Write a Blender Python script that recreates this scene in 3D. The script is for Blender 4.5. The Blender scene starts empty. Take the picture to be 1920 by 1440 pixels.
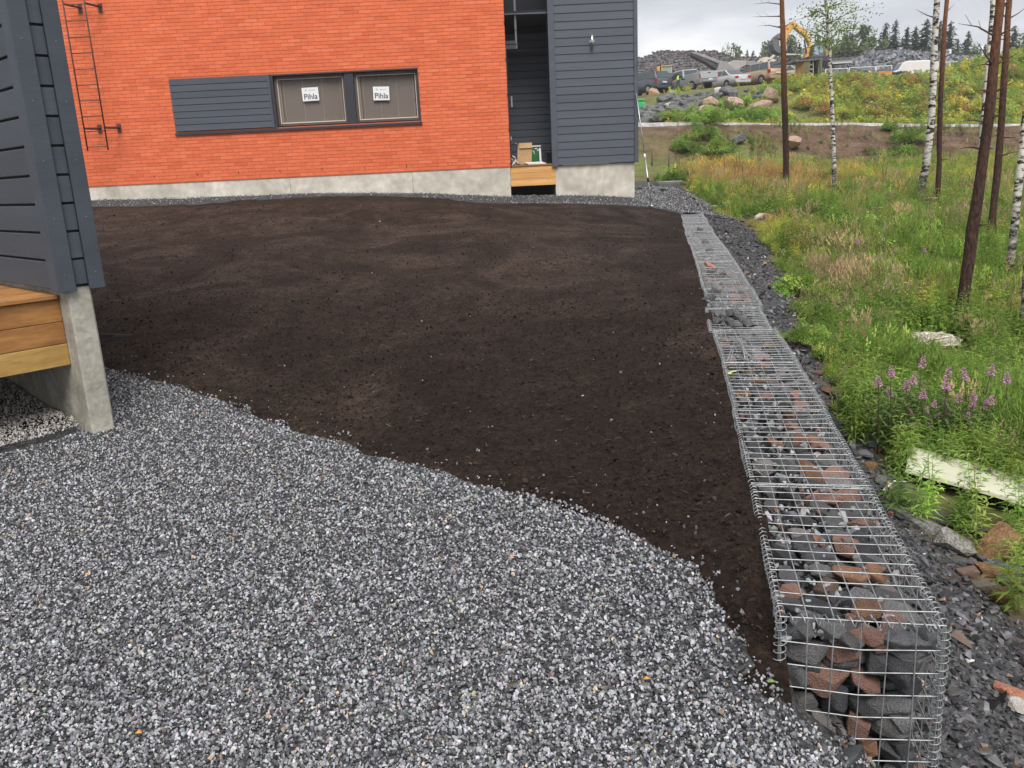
import bpy, bmesh, math, random
import numpy as np
from mathutils import Vector, Matrix, Euler
random.seed(7); rng = np.random.default_rng(7)
SC = bpy.context.scene; COL = SC.collection
# ------------------------------------------------------------ camera
F = 1560.0
_d = np.array([285, -5980, -F]); _d /= np.linalg.norm(_d); _up = -_d
_fw = np.array([0, 0, -1.]); _fh = _fw - _up * (_fw @ _up); _fh /= np.linalg.norm(_fh)
RC = np.array([np.cross(_fh, _up), _fh, _up]); EYE = np.array([0, 0, 1.6])
cd = bpy.data.cameras.new('camera'); cam = bpy.data.objects.new('camera', cd); COL.objects.link(cam)
cd.sensor_width = 36; cd.lens = F / 1920 * 36; cd.clip_end = 3000; cd.clip_start = .05
cam.matrix_world = Matrix.Translation((0, 0, 1.6)) @ Matrix(RC.tolist()).to_4x4()
SC.camera = cam
# ------------------------------------------------------------ sky and sun
SUN_EL, SUN_AZ = math.radians(52), math.radians(172)     # azimuth from north (+Y), clockwise
w = bpy.data.worlds.new('World'); SC.world = w; w.use_nodes = True
nt = w.node_tree; N = nt.nodes; L = nt.links
bg = N['Background']; sky = N.new('ShaderNodeTexSky'); sky.sky_type = 'NISHITA'; sky.sun_disc = False
sky.sun_elevation = SUN_EL; sky.sun_rotation = SUN_AZ
sc_ = N.new('ShaderNodeVectorMath'); sc_.operation = 'SCALE'; sc_.inputs['Scale'].default_value = 1.0
L.new(sky.outputs[0], sc_.inputs[0])
tc = N.new('ShaderNodeTexCoord'); mp = N.new('ShaderNodeMapping'); mp.inputs['Scale'].default_value = (1, 1, 2.6)
mp.inputs['Location'].default_value = (.4, .9, .3)
L.new(tc.outputs['Generated'], mp.inputs[0])
n1 = N.new('ShaderNodeTexNoise'); n1.inputs['Scale'].default_value = 3.2; n1.inputs['Detail'].default_value = 8; n1.inputs['Roughness'].default_value = .55
n1.inputs['Distortion'].default_value = .35
L.new(mp.outputs[0], n1.inputs[0])
cr = N.new('ShaderNodeValToRGB'); e = cr.color_ramp.elements
e[0].position = .30; e[0].color = (3.3, 3.38, 3.8, 1); e[1].position = .62; e[1].color = (6.9, 6.9, 6.95, 1)
m_ = e.new(.48); m_.color = (4.6, 4.65, 4.95, 1)
L.new(n1.outputs[0], cr.inputs[0])
mx = N.new('ShaderNodeMix'); mx.data_type = 'RGBA'; mx.inputs[0].default_value = .93
L.new(sc_.outputs[0], mx.inputs[6]); L.new(cr.outputs[0], mx.inputs[7]); L.new(mx.outputs[2], bg.inputs[0])
bg.inputs[1].default_value = .10
sl = bpy.data.lights.new('sun', 'SUN'); sl.energy = 2.2; sl.angle = math.radians(32); sl.color = (1, .96, .9)
so = bpy.data.objects.new('sun', sl); COL.objects.link(so)
sdir = Vector((math.sin(SUN_AZ) * math.cos(SUN_EL), math.cos(SUN_AZ) * math.cos(SUN_EL), math.sin(SUN_EL)))
so.rotation_euler = sdir.to_track_quat('Z', 'Y').to_euler(); so.location = (0, -5, 30)
SC.view_settings.view_transform = 'Standard'; SC.view_settings.look = 'None'
SC.view_settings.exposure = 0.70; SC.view_settings.gamma = 1; SC.view_settings.use_curve_mapping = False
# ------------------------------------------------------------ measuring helpers
def ray(px, py): return RC @ np.array([px - 960, -(py - 720), -F])
def atz(px, py, z): r = ray(px, py); return EYE + r * ((z - 1.6) / r[2])
def atY(px, py, Y): r = ray(px, py); return EYE + r * (Y / r[1])
def pix(p):
    c = RC.T @ (np.array(p, float) - EYE); return 960 + F * c[0] / -c[2], 720 - F * c[1] / -c[2]
def sstep(a, b, x):
    t = np.clip((x - a) / (b - a), 0, 1); return t * t * (3 - 2 * t)
def vnoise(x, y, seed=0):
    x = np.asarray(x, float); y = np.asarray(y, float)
    xi = np.floor(x).astype(np.int64); yi = np.floor(y).astype(np.int64); fx = x - xi; fy = y - yi
    def h(a, b):
        n = (a * 374761393 + b * 668265263 + seed * 974634777) & 0x7fffffff
        n = ((n ^ (n >> 13)) * 1274126177) & 0x7fffffff
        return ((n ^ (n >> 16)) & 0xffff) / 65535.
    u = fx * fx * (3 - 2 * fx); v = fy * fy * (3 - 2 * fy)
    return (h(xi, yi) * (1 - u) + h(xi + 1, yi) * u) * (1 - v) + (h(xi, yi + 1) * (1 - u) + h(xi + 1, yi + 1) * u) * v
def fbm(x, y, oct=4, seed=0, rough=.5):
    s = 0; a = 1; t = 0
    for k in range(oct):
        s = s + a * (vnoise(np.asarray(x) * 2**k, np.asarray(y) * 2**k, seed + k * 17) - .5); t += a; a *= rough
    return s / t * 2
class TPS:
    def __init__(s, pts):
        P = np.array(pts, float); s.c = P[:, :2]; n = len(P)
        K = s.k(s.c[:, None] - s.c[None]) + np.eye(n) * .02; Q = np.c_[np.ones(n), s.c]
        A = np.block([[K, Q], [Q.T, np.zeros((3, 3))]]); s.w = np.linalg.solve(A, np.r_[P[:, 2], 0, 0, 0])
    def k(s, d): r2 = (d**2).sum(-1) + 1e-9; return .5 * r2 * np.log(r2)
    def __call__(s, x, y):
        x = np.asarray(x, float); y = np.asarray(y, float); sh = np.broadcast(x, y).shape
        q = np.c_[np.broadcast_to(x, sh).ravel(), np.broadcast_to(y, sh).ravel()]
        out = np.empty(len(q))
        for i in range(0, len(q), 40000):
            b = q[i:i + 40000]; out[i:i + 40000] = s.k(b[:, None] - s.c[None]) @ s.w[:-3] + s.w[-3] + b @ s.w[-2:]
        return out.reshape(sh)
HYf = TPS([(-4, 0, 0), (0, 0, 0), (0, 2, .05), (-3, 2, .05), (.6, 2.2, .14), (.75, 2.6, .25), (.95, 3.2, .275), (1.3, 5, .295), (1.9, 8, .325), (2.4, 10.5, .355),
           (2.7, 12.5, .38), (3.3, 16, .41), (3.9, 18.5, .46), (-2.65, 5.1, .05), (-1, 4.5, .10), (0, 3.2, .14), (0, 6, .23), (-1, 10, .40), (-6, 8, .45), (-4, 12, .55), (0, 14, .55), (-9.3, 19.3, 1.17),
           (-6.5, 19.3, 1.11), (-4.1, 19.3, 1.08), (-1.7, 19.3, .96), (.2, 19.3, .81), (1.2, 19.3, .78), (3.1, 19.3, .64), (-5, 14, .75), (-14, 18, 1.3), (3, 24, .85), (4.5, 24, .75), (-14, 6, .5), (-8, 2, .1), (-8, -6, 0), (2, -6, 0), (-14, 30, 1.6), (4, 30, .9), (-2, 28, 1.2)])
HOf = TPS([(1.3, 0, -.8), (1.3, 2, -.72), (1.6, 3, -.62), (2.0, 4.5, -.45), (2.3, 6, -.3), (2.7, 8, -.12), (3.0, 10, .04), (3.3, 12, .17), (3.7, 14, .28), (4.4, 18, .40),
           (3, 3, -.85), (3.2, 5, -.74), (4, 6, -.72), (4.5, 8.5, -.62), (5.6, 10, -.52), (5, 12, -.3), (6, 14, -.1), (6, 19, .2), (7.4, 12, -.3), (5.4, 8.5, -.5), (7.6, 13, -.2), (9.3, 19, .18), (9.7, 25, .2),
           (8.6, 26, .33), (6, 24, .5), (5, 30, .95), (8, 36, 1.15), (20, 36, .8), (30, 36, .6), (16, 26, .2), (14, 12, -.5), (30, 12, -.8), (30, -5, -1), (5, -5, -.9), (3, 0, -.9), (5, 42, 1.4), (30, 42, .8), (-10, 42, 1.8), (-10, 30, 1.6)])
# gabion top edge measured at a few stations, top height rises gently away from the camera
def gtop(Y): return .285 + .010 * (np.asarray(Y) - 2.1)
GL, GR = [], []
for l, r in [((1470, 1170), (1762, 1165)), ((1422, 926), (1627, 929)), ((1387, 792), (1549, 789)), ((1365, 700), (1502, 703)), ((1338, 636), (1460, 640)), ((1323, 557), (1414, 553)),
             ((1308, 505), (1386, 502)), ((1291, 458), (1353, 456)), ((1284.6, 433), (1337, 432)), ((1276, 402), (1320, 401))]:
    z = .285
    for _ in range(5): a = atz(*l, z); b = atz(*r, z); z = float(gtop((a[1] + b[1]) / 2))
    GL.append(a); GR.append(b)
GC = np.array([(a + b) / 2 for a, b in zip(GL, GR)])
def gx(Y):
    Y = np.asarray(Y, float); c = GC
    v = np.interp(Y, c[:, 1], c[:, 0])
    v = np.where(Y < c[0, 1], c[0, 0] + (Y - c[0, 1]) * .22, v)
    return np.where(Y > c[-1, 1], c[-1, 0] + (Y - c[-1, 1]) * .16, v)
GY0, GY1 = float(GC[0, 1]), float(GC[-1, 1])
def Hfar(X, Y):
    zr = 3.34 - (X - 7) * .048
    zr = np.clip(zr, 1.6, 4.4)
    zp = np.interp(X, [0, 10, 16, 25, 30, 38, 60], [6.1, 6.3, 6.65, 6.75, 6.35, 6.95, 7.4])
    zs = HOf(np.clip(X, -12, 35), np.minimum(Y, 40))
    h = zs + (zr - zs) * sstep(37.5, 43.5, Y)
    h = h + (zp - zr) * sstep(47.0, 66.5, Y)
    bump = fbm(X * .25, Y * .25, 4, 5) * .5 * sstep(47.5, 52, Y) * (1 - sstep(60, 67, Y))
    bump2 = fbm(X * .35, Y * .35, 3, 9) * .14 * sstep(20, 26, Y) * (1 - sstep(43, 43.6, Y))
    h = h + (2.7 - .95 * sstep(22, 38, X)) * sstep(75, 100, Y)
    # higher weedy bank on the far right
    h = h + 1.0 * sstep(33, 41, X) * sstep(54, 63, Y) * (1 - sstep(72, 80, Y))
    return h + bump + bump2
def H(X, Y):
    X = np.asarray(X, float); Y = np.asarray(Y, float)
    s = X - gx(Y)
    ho = Hfar(X, Y) + fbm(X * 1.3, Y * 1.3, 4, 3) * .05 * sstep(0, 1, s)
    hy = HYf(np.clip(X, -14, 6), np.clip(Y, -6, 30)) + .12 * sstep(19.12, 19.45, Y) * (1 - sstep(2.9, 3.4, X)) * (1 - sstep(19.6, 20.2, Y))
    fr = sstep(GY0 - .02, GY0 + .25, Y)      # 0 in front of the gabion
    lo = -.35 + fr * .15; hi = .55 - fr * .69
    bk = sstep(GY1, GY1 + 2.5, Y); lo = lo + bk * (-.9); hi = hi + bk * 2.6
    wgt = sstep(lo, hi, s)
    wgt = np.maximum(wgt, sstep(26, 36, Y))
    return hy + (ho - hy) * wgt
def ground(px, py, t0=.5, t1=130.):
    r = ray(px, py); r = r / r[1]
    ts = np.geomspace(t0, t1, 500); P = EYE[None] + r[None] * ts[:, None]
    below = P[:, 2] < H(P[:, 0], P[:, 1])
    i = int(np.argmax(below))
    if not below[i]: return P[-1]
    a, b = ts[max(i - 1, 0)], ts[i]
    for _ in range(14):
        m = (a + b) / 2; p = EYE + r * m
        if p[2] < float(H(p[0], p[1])): b = m
        else: a = m
    p = EYE + r * b; return np.array([p[0], p[1], float(H(p[0], p[1]))])
def inside(poly, x, y):
    poly = np.asarray(poly)[:, :2]; x = np.asarray(x); y = np.asarray(y); c = np.zeros(x.shape, bool)
    j = len(poly) - 1
    for i in range(len(poly)):
        xi, yi = poly[i]; xj, yj = poly[j]
        if yi != yj:
            c ^= ((yi > y) != (yj > y)) & (x < (xj - xi) * (y - yi) / (yj - yi) + xi)
        j = i
    return c
def sdist(poly, x, y):
    poly = np.asarray(poly)[:, :2]; d = np.full(np.shape(x), 1e9)
    for i in range(len(poly)):
        a = poly[i]; b = poly[(i + 1) % len(poly)]; ab = b - a; l2 = ab @ ab + 1e-12
        t = np.clip(((x - a[0]) * ab[0] + (y - a[1]) * ab[1]) / l2, 0, 1)
        d = np.minimum(d, np.hypot(x - a[0] - t * ab[0], y - a[1] - t * ab[1]))
    return np.where(inside(poly, x, y), d, -d)
# ------------------------------------------------------------ object helpers
def tag(o, label=None, cat=None, group=None, kind=None):
    if label: o['label'] = label
    if cat: o['category'] = cat
    if group: o['group'] = group
    if kind: o['kind'] = kind
    return o
def thing(name, label, cat, loc=(0, 0, 0), rz=0, group=None, rot=None):
    o = bpy.data.objects.new(name, None); COL.objects.link(o); o.location = [float(v) for v in loc]
    o.rotation_euler = rot if rot is not None else (0, 0, rz); o.empty_display_size = .2
    return tag(o, label, cat, group)
def copy_tree(o, parent=None):
    c = o.copy(); COL.objects.link(c)
    if parent is not None: c.parent = parent
    for ch in list(o.children): copy_tree(ch, c)
    return c
def origin(o):
    p = Vector((0, 0, 0))
    while o is not None: p += o.location; o = o.parent
    return np.array(p)
class MB:
    def __init__(s): s.v = []; s.f = []; s.m = []; s.sm = []
    def add(s, v, f, m=0, smooth=False):
        b = len(s.v); s.v += [tuple(float(c) for c in p) for p in v]; s.f += [tuple(i + b for i in q) for q in f]
        s.m += [m] * len(f); s.sm += [smooth] * len(f); return s
    def box(s, c, d, rot=None, m=0):
        h = np.array(d) / 2; P = np.array([(x, y, z) for x in (-1, 1) for y in (-1, 1) for z in (-1, 1)]) * h
        if rot is not None: P = P @ np.array(rot).T
        return s.add(P + np.array(c), [(0, 1, 3, 2), (4, 6, 7, 5), (0, 4, 5, 1), (2, 3, 7, 6), (0, 2, 6, 4), (1, 5, 7, 3)], m)
    def box2(s, a, b, m=0):
        a = np.array(a, float); b = np.array(b, float); return s.box((a + b) / 2, np.abs(b - a), m=m)
    def tube(s, pts, r, n=6, m=0, smooth=True, cap=True):
        P = np.array(pts, float); k = len(P); r = np.broadcast_to(np.array(r, float), (k,))
        T = np.gradient(P, axis=0); T /= np.linalg.norm(T, axis=1)[:, None] + 1e-12
        u = np.cross(T[0], (0, 0, 1.)); 
        if np.linalg.norm(u) < .2: u = np.cross(T[0], (0, 1., 0))
        vs = []; a = np.arange(n) * 2 * math.pi / n
        for i in range(k):
            u = u - T[i] * (u @ T[i]); u /= np.linalg.norm(u); q = np.cross(T[i], u)
            vs.append(P[i] + r[i] * (np.cos(a)[:, None] * u + np.sin(a)[:, None] * q))
        fs = [(i * n + j, i * n + (j + 1) % n, (i + 1) * n + (j + 1) % n, (i + 1) * n + j) for i in range(k - 1) for j in range(n)]
        s.add(np.concatenate(vs), fs, m, smooth)
        if cap:
            b = len(s.v) - k * n; s.f += [tuple(b + j for j in range(n))[::-1], tuple(b + (k - 1) * n + j for j in range(n))]; s.m += [m, m]; s.sm += [False, False]
        return s
    def prism(s, poly, y0, y1, M=None, m=0, inset=0):      # poly in x,z; extruded in y
        n = len(poly); P = [(p[0], y0, p[1]) for p in poly] + [(p[0], y1, p[1]) for p in poly]; P = np.array(P, float)
        if M is not None: P = P @ np.array(M[0]).T + np.array(M[1])
        return s.add(P, [tuple(range(n)), tuple(range(2 * n - 1, n - 1, -1))] + [(i, i + n, (i + 1) % n + n, (i + 1) % n) for i in range(n)], m)
    def build(s, name, mats, parent=None, local=False, bevel=0, loc=None):
        me = bpy.data.meshes.new(name)
        v = np.array(s.v)
        off = np.zeros(3)
        if not local and parent is not None: off = origin(parent)
        if loc is not None: off = off * 0 + np.array(loc)
        me.from_pydata((v - off).tolist(), [], s.f)
        for mt in (mats if isinstance(mats, (list, tuple)) else [mats]): me.materials.append(mt)
        me.polygons.foreach_set('material_index', s.m); me.polygons.foreach_set('use_smooth', s.sm)
        if bevel:
            bm = bmesh.new(); bm.from_mesh(me)
            bmesh.ops.bevel(bm, geom=[e for e in bm.edges if len(e.link_faces) == 2 and e.calc_face_angle(0) > .5], offset=bevel, segments=1, affect='EDGES')
            bm.to_mesh(me); bm.free()
        me.validate(); me.update()
        o = bpy.data.objects.new(name, me); COL.objects.link(o)
        if parent is not None: o.parent = parent
        elif loc is not None: o.location = [float(c) for c in loc]
        return o
def rz3(a): c, s = math.cos(a), math.sin(a); return np.array([[c, -s, 0], [s, c, 0], [0, 0, 1.]])
def rx3(a): c, s = math.cos(a), math.sin(a); return np.array([[1, 0, 0], [0, c, -s], [0, s, c.real]])
def ry3(a): c, s = math.cos(a), math.sin(a); return np.array([[c, 0, s], [0, 1, 0], [-s, 0, c]])
# ------------------------------------------------------------ materials
def mat(name, c1, c2=None, scale=5., rough=.75, metal=0., bump=None, spec=.4, ramp=(.35, .65), fine=None, stretch=(1, 1, 1), coords='Object', rnd=0):
    m = bpy.data.materials.new(name); m.use_nodes = True; N = m.node_tree.nodes; L = m.node_tree.links; b = N['Principled BSDF']
    b.inputs['Roughness'].default_value = rough; b.inputs['Metallic'].default_value = metal; b.inputs['Specular IOR Level'].default_value = spec
    tc = N.new('ShaderNodeTexCoord'); mp = N.new('ShaderNodeMapping'); mp.inputs['Scale'].default_value = stretch; L.new(tc.outputs[coords], mp.inputs[0])
    c2 = c2 or c1
    n = N.new('ShaderNodeTexNoise'); n.inputs['Scale'].default_value = scale; n.inputs['Detail'].default_value = 6; n.inputs['Roughness'].default_value = .6; L.new(mp.outputs[0], n.inputs[0])
    r = N.new('ShaderNodeValToRGB'); e = r.color_ramp.elements; e[0].position, e[1].position = ramp; e[0].color = (*c1, 1); e[1].color = (*c2, 1); L.new(n.outputs[0], r.inputs[0])
    out = r.outputs[0]
    if fine:            # (scale, strength) multiplicative speckle
        n2 = N.new('ShaderNodeTexNoise'); n2.inputs['Scale'].default_value = fine[0]; n2.inputs['Detail'].default_value = 3; L.new(mp.outputs[0], n2.inputs[0])
        mr = N.new('ShaderNodeMapRange'); mr.inputs[1].default_value = .3; mr.inputs[2].default_value = .7; mr.inputs[3].default_value = 1 - fine[1]; mr.inputs[4].default_value = 1 + fine[1]; L.new(n2.outputs[0], mr.inputs[0])
        sc = N.new('ShaderNodeVectorMath'); sc.operation = 'SCALE'; L.new(out, sc.inputs[0]); L.new(mr.outputs[0], sc.inputs['Scale']); out = sc.outputs[0]
    if rnd:
        oi = N.new('ShaderNodeObjectInfo'); m4 = N.new('ShaderNodeMapRange'); m4.inputs[3].default_value = 1 - rnd; m4.inputs[4].default_value = 1 + rnd; L.new(oi.outputs['Random'], m4.inputs[0]); s4 = N.new('ShaderNodeVectorMath'); s4.operation = 'SCALE'; L.new(out, s4.inputs[0]); L.new(m4.outputs[0], s4.inputs['Scale']); out = s4.outputs[0]
        va = N.new('ShaderNodeVectorMath'); va.operation = 'MULTIPLY_ADD'; va.inputs[1].default_value = (37, 53, 71); L.new(oi.outputs['Random'], va.inputs[0]); L.new(tc.outputs[coords], va.inputs[2]); L.new(va.outputs[0], mp.inputs[0])
    L.new(out, b.inputs['Base Color'])
    if bump:
        n3 = N.new('ShaderNodeTexNoise'); n3.inputs['Scale'].default_value = bump[0]; n3.inputs['Detail'].default_value = 5; L.new(mp.outputs[0], n3.inputs[0])
        bp = N.new('ShaderNodeBump'); bp.inputs['Strength'].default_value = bump[1]; bp.inputs['Distance'].default_value = bump[2]; L.new(n3.outputs[0], bp.inputs['Height']); L.new(bp.outputs[0], b.inputs['Normal'])
    return m
def inst_mat(name, rough=.8, fine=(60, .35), leaf=False, spec=.3, bump=None):
    """colour comes from the 'col' attribute that each scattered piece carries"""
    m = bpy.data.materials.new(name); m.use_nodes = True; N = m.node_tree.nodes; L = m.node_tree.links; b = N['Principled BSDF']
    b.inputs['Roughness'].default_value = rough; b.inputs['Specular IOR Level'].default_value = spec
    at = N.new('ShaderNodeAttribute'); at.attribute_type = 'INSTANCER'; at.attribute_name = 'col'
    tc = N.new('ShaderNodeTexCoord'); n = N.new('ShaderNodeTexNoise'); n.inputs['Scale'].default_value = fine[0]; n.inputs['Detail'].default_value = 3; L.new(tc.outputs['Object'], n.inputs[0])
    mr = N.new('ShaderNodeMapRange'); mr.inputs[1].default_value = .3; mr.inputs[2].default_value = .7; mr.inputs[3].default_value = 1 - fine[1]; mr.inputs[4].default_value = 1 + fine[1]; L.new(n.outputs[0], mr.inputs[0])
    sc = N.new('ShaderNodeVectorMath'); sc.operation = 'SCALE'; L.new(at.outputs['Color'], sc.inputs[0]); L.new(mr.outputs[0], sc.inputs['Scale'])
    L.new(sc.outputs[0], b.inputs['Base Color'])
    if leaf:
        tr = N.new('ShaderNodeBsdfTranslucent'); L.new(sc.outputs[0], tr.inputs[0]); ms = N.new('ShaderNodeMixShader'); ms.inputs[0].default_value = .45
        L.new(b.outputs[0], ms.inputs[1]); L.new(tr.outputs[0], ms.inputs[2]); L.new(ms.outputs[0], N['Material Output'].inputs[0])
    return m
def obj_mat(name, tones, rough=.8, bump=(20, .6, .02), fine=(30, .3), spec=.35, coat=None):
    """each object picks one of the tones by its own random number"""
    m = mat(name, (1, 1, 1), rough=rough, bump=bump, spec=spec); N = m.node_tree.nodes; L = m.node_tree.links; b = N['Principled BSDF']
    oi = N.new('ShaderNodeObjectInfo'); r = N.new('ShaderNodeValToRGB'); r.color_ramp.interpolation = 'CONSTANT'; e = r.color_ramp.elements
    while len(e) < len(tones): e.new(.5)
    for k, t in enumerate(tones): e[k].position = k / len(tones); e[k].color = (*t, 1)
    L.new(oi.outputs['Random'], r.inputs[0])
    tc = N.new('ShaderNodeTexCoord'); n = N.new('ShaderNodeTexNoise'); n.inputs['Scale'].default_value = fine[0]; n.inputs['Detail'].default_value = 6; n.inputs['Roughness'].default_value = .7
    va = N.new('ShaderNodeVectorMath'); L.new(tc.outputs['Object'], va.inputs[0]); L.new(oi.outputs['Location'], va.inputs[1]); L.new(va.outputs[0], n.inputs[0])
    mr = N.new('ShaderNodeMapRange'); mr.inputs[1].default_value = .3; mr.inputs[2].default_value = .7; mr.inputs[3].default_value = 1 - fine[1]; mr.inputs[4].default_value = 1 + fine[1]; L.new(n.outputs[0], mr.inputs[0])
    sc = N.new('ShaderNodeVectorMath'); sc.operation = 'SCALE'; L.new(r.outputs[0], sc.inputs[0]); L.new(mr.outputs[0], sc.inputs['Scale']); L.new(sc.outputs[0], b.inputs['Base Color'])
    return m
# ------------------------------------------------------------ scattering (geometry nodes)
def scatter(name, protos, P, rot, scl, idx, col, label, cat, parent=None, kind='stuff', group=None):
    P = np.asarray(P, float); n = len(P); me = bpy.data.meshes.new(name); me.vertices.add(n); me.vertices.foreach_set('co', P.ravel())
    scl = np.asarray(scl, float)
    if scl.ndim == 1: scl = np.repeat(scl[:, None], 3, 1)
    for nm, arr in (('rot', rot), ('scl', scl)):
        a = me.attributes.new(nm, 'FLOAT_VECTOR', 'POINT'); a.data.foreach_set('vector', np.asarray(arr, float).ravel())
    a = me.attributes.new('which', 'INT', 'POINT'); a.data.foreach_set('value', np.asarray(idx, int).ravel())
    a = me.attributes.new('col', 'FLOAT_COLOR', 'POINT'); a.data.foreach_set('color', np.c_[np.asarray(col, float), np.ones(n)].ravel())
    o = bpy.data.objects.new(name, me); COL.objects.link(o)
    if parent is not None: o.parent = parent
    g = bpy.data.node_groups.new('scatter_' + name, 'GeometryNodeTree')
    g.interface.new_socket('Geometry', in_out='INPUT', socket_type='NodeSocketGeometry'); g.interface.new_socket('Geometry', in_out='OUTPUT', socket_type='NodeSocketGeometry')
    Nn = g.nodes; Ln = g.links; gi = Nn.new('NodeGroupInput'); go = Nn.new('NodeGroupOutput'); ip = Nn.new('GeometryNodeInstanceOnPoints'); j = Nn.new('GeometryNodeJoinGeometry')
    for p in reversed(protos):
        q = Nn.new('GeometryNodeObjectInfo'); q.inputs['Object'].default_value = p; q.inputs['As Instance'].default_value = True; Ln.new(q.outputs['Geometry'], j.inputs[0])
    def at(nm, t): a = Nn.new('GeometryNodeInputNamedAttribute'); a.data_type = t; a.inputs['Name'].default_value = nm; return a.outputs['Attribute']
    ip.inputs['Pick Instance'].default_value = True
    Ln.new(gi.outputs[0], ip.inputs['Points']); Ln.new(j.outputs[0], ip.inputs['Instance']); Ln.new(at('which', 'INT'), ip.inputs['Instance Index'])
    Ln.new(at('rot', 'FLOAT_VECTOR'), ip.inputs['Rotation']); Ln.new(at('scl', 'FLOAT_VECTOR'), ip.inputs['Scale']); Ln.new(ip.outputs[0], go.inputs[0])
    md = o.modifiers.new('scatter', 'NODES'); md.node_group = g
    return tag(o, label, cat, group, kind)
def hull_mesh(name, npts, size, m, seed, blocky=0., bevel=0., noise=0.):
    r = np.random.default_rng(seed); q = r.normal(size=(npts, 3)); q /= np.linalg.norm(q, axis=1)[:, None]
    if blocky: q = np.sign(q) * np.abs(q)**(1 - blocky)
    q = q * (r.uniform(.82, 1, (npts, 1))) * np.array(size) / 2
    bm = bmesh.new()
    for p in q: bm.verts.new(p)
    res = bmesh.ops.convex_hull(bm, input=bm.verts)
    bmesh.ops.delete(bm, geom=[g for g in bm.verts if not g.link_faces], context='VERTS')
    bmesh.ops.dissolve_limit(bm, angle_limit=.12, verts=bm.verts, edges=bm.edges)
    if bevel: bmesh.ops.bevel(bm, geom=bm.edges[:], offset=bevel, segments=1, affect='EDGES')
    bmesh.ops.triangulate(bm, faces=bm.faces)
    if noise:
        bmesh.ops.subdivide_edges(bm, edges=bm.edges[:], cuts=1, use_grid_fill=True)
        for v in bm.verts: v.co += Vector(r.normal(size=3)) * noise
    bmesh.ops.recalc_face_normals(bm, faces=bm.faces)
    me = bpy.data.meshes.new(name); bm.to_mesh(me); bm.free(); me.materials.append(m); return me
def proto(name, me): return bpy.data.objects.new(name, me)
def grid(name, X, Y, Z, m, keep=None, attr=None, smooth=True):
    r, c = X.shape; V = np.stack([X, Y, Z], -1).reshape(-1, 3)
    i = np.arange(r * c).reshape(r, c); Fq = np.stack([i[:-1, :-1], i[:-1, 1:], i[1:, 1:], i[1:, :-1]], -1).reshape(-1, 4)
    if keep is not None:
        k = keep.ravel()[Fq].any(1); Fq = Fq[k]
        used = np.unique(Fq); remap = np.full(r * c, -1); remap[used] = np.arange(len(used)); V = V[used]; Fq = remap[Fq]
    else: used = np.arange(r * c)
    me = bpy.data.meshes.new(name); me.vertices.add(len(V)); me.vertices.foreach_set('co', V.ravel()); me.loops.add(Fq.size); me.loops.foreach_set('vertex_index', Fq.ravel())
    me.polygons.add(len(Fq)); me.polygons.foreach_set('loop_start', np.arange(len(Fq)) * 4); me.polygons.foreach_set('loop_total', np.full(len(Fq), 4)); me.update(calc_edges=True); me.validate()
    me.polygons.foreach_set('use_smooth', [smooth] * len(Fq))
    if attr is not None:
        for nm, a in attr.items():
            q = me.attributes.new(nm, 'FLOAT', 'POINT'); q.data.foreach_set('value', np.asarray(a, float).ravel()[used])
    me.materials.append(m); o = bpy.data.objects.new(name, me); COL.objects.link(o); return o
# ------------------------------------------------------------ ground regions (traced on the ground)
def trace(pts): return np.array([ground(*p)[:2] for p in pts])
def glx(Y): return gx(Y) - .215
soil_front = trace([(190, 690), (290, 715), (400, 745), (480, 780), (560, 812), (640, 825), (700, 850), (790, 872), (880, 900), (960, 925), (1050, 950), (1150, 990), (1250, 1028), (1310, 1055), (1352, 1080), (1346, 1105), (1336, 1128), (1352, 1160), (1388, 1195), (1412, 1240), (1455, 1290), (1500, 1335), (1570, 1395), (1650, 1450)])
soil_poly = [(-16, 7.6), (-6, 7.4)] + [tuple(p) for p in soil_front] + [(float(glx(y)) + .1, y) for y in np.linspace(2.3, 17.9, 40)]
soil_back = [(3.82, 18.5), (3.55, 18.85), (3.1, 18.98), (1.2, 19.0), (.2, 19.16), (-1.7, 19.28), (-4.1, 19.34), (-6.5, 19.22), (-9.2, 19.15)]
soil_poly = np.array(soil_poly + soil_back + [(-16, 19.1)])
shale_edge = trace([(1265, 345), (1290, 368), (1330, 388), (1400, 425), (1447, 470), (1462, 520), (1500, 600), (1540, 680), (1592, 760), (1632, 840), (1672, 905), (1715, 975), (1790, 1050), (1850, 1130), (1919, 1190)])
shale_poly = np.array([(float(gx(y)), y) for y in np.linspace(20, -3, 60)] + [(6, -3), (6, 2.5)] + [tuple(p) for p in shale_edge[::-1]] + [(4.2, 30), (3.6, 24)])
# under-deck dry gravel patch
E_ = np.array([math.sin(math.radians(43.3)), math.cos(math.radians(43.3)), 0]); L_ = np.array([-E_[1], E_[0], 0])
A_ = np.array([-2.73, 5.095, 0.])
def EL(e, l, z=0.): return A_ + E_ * e + L_ * l + np.array([0, 0, z])

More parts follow.
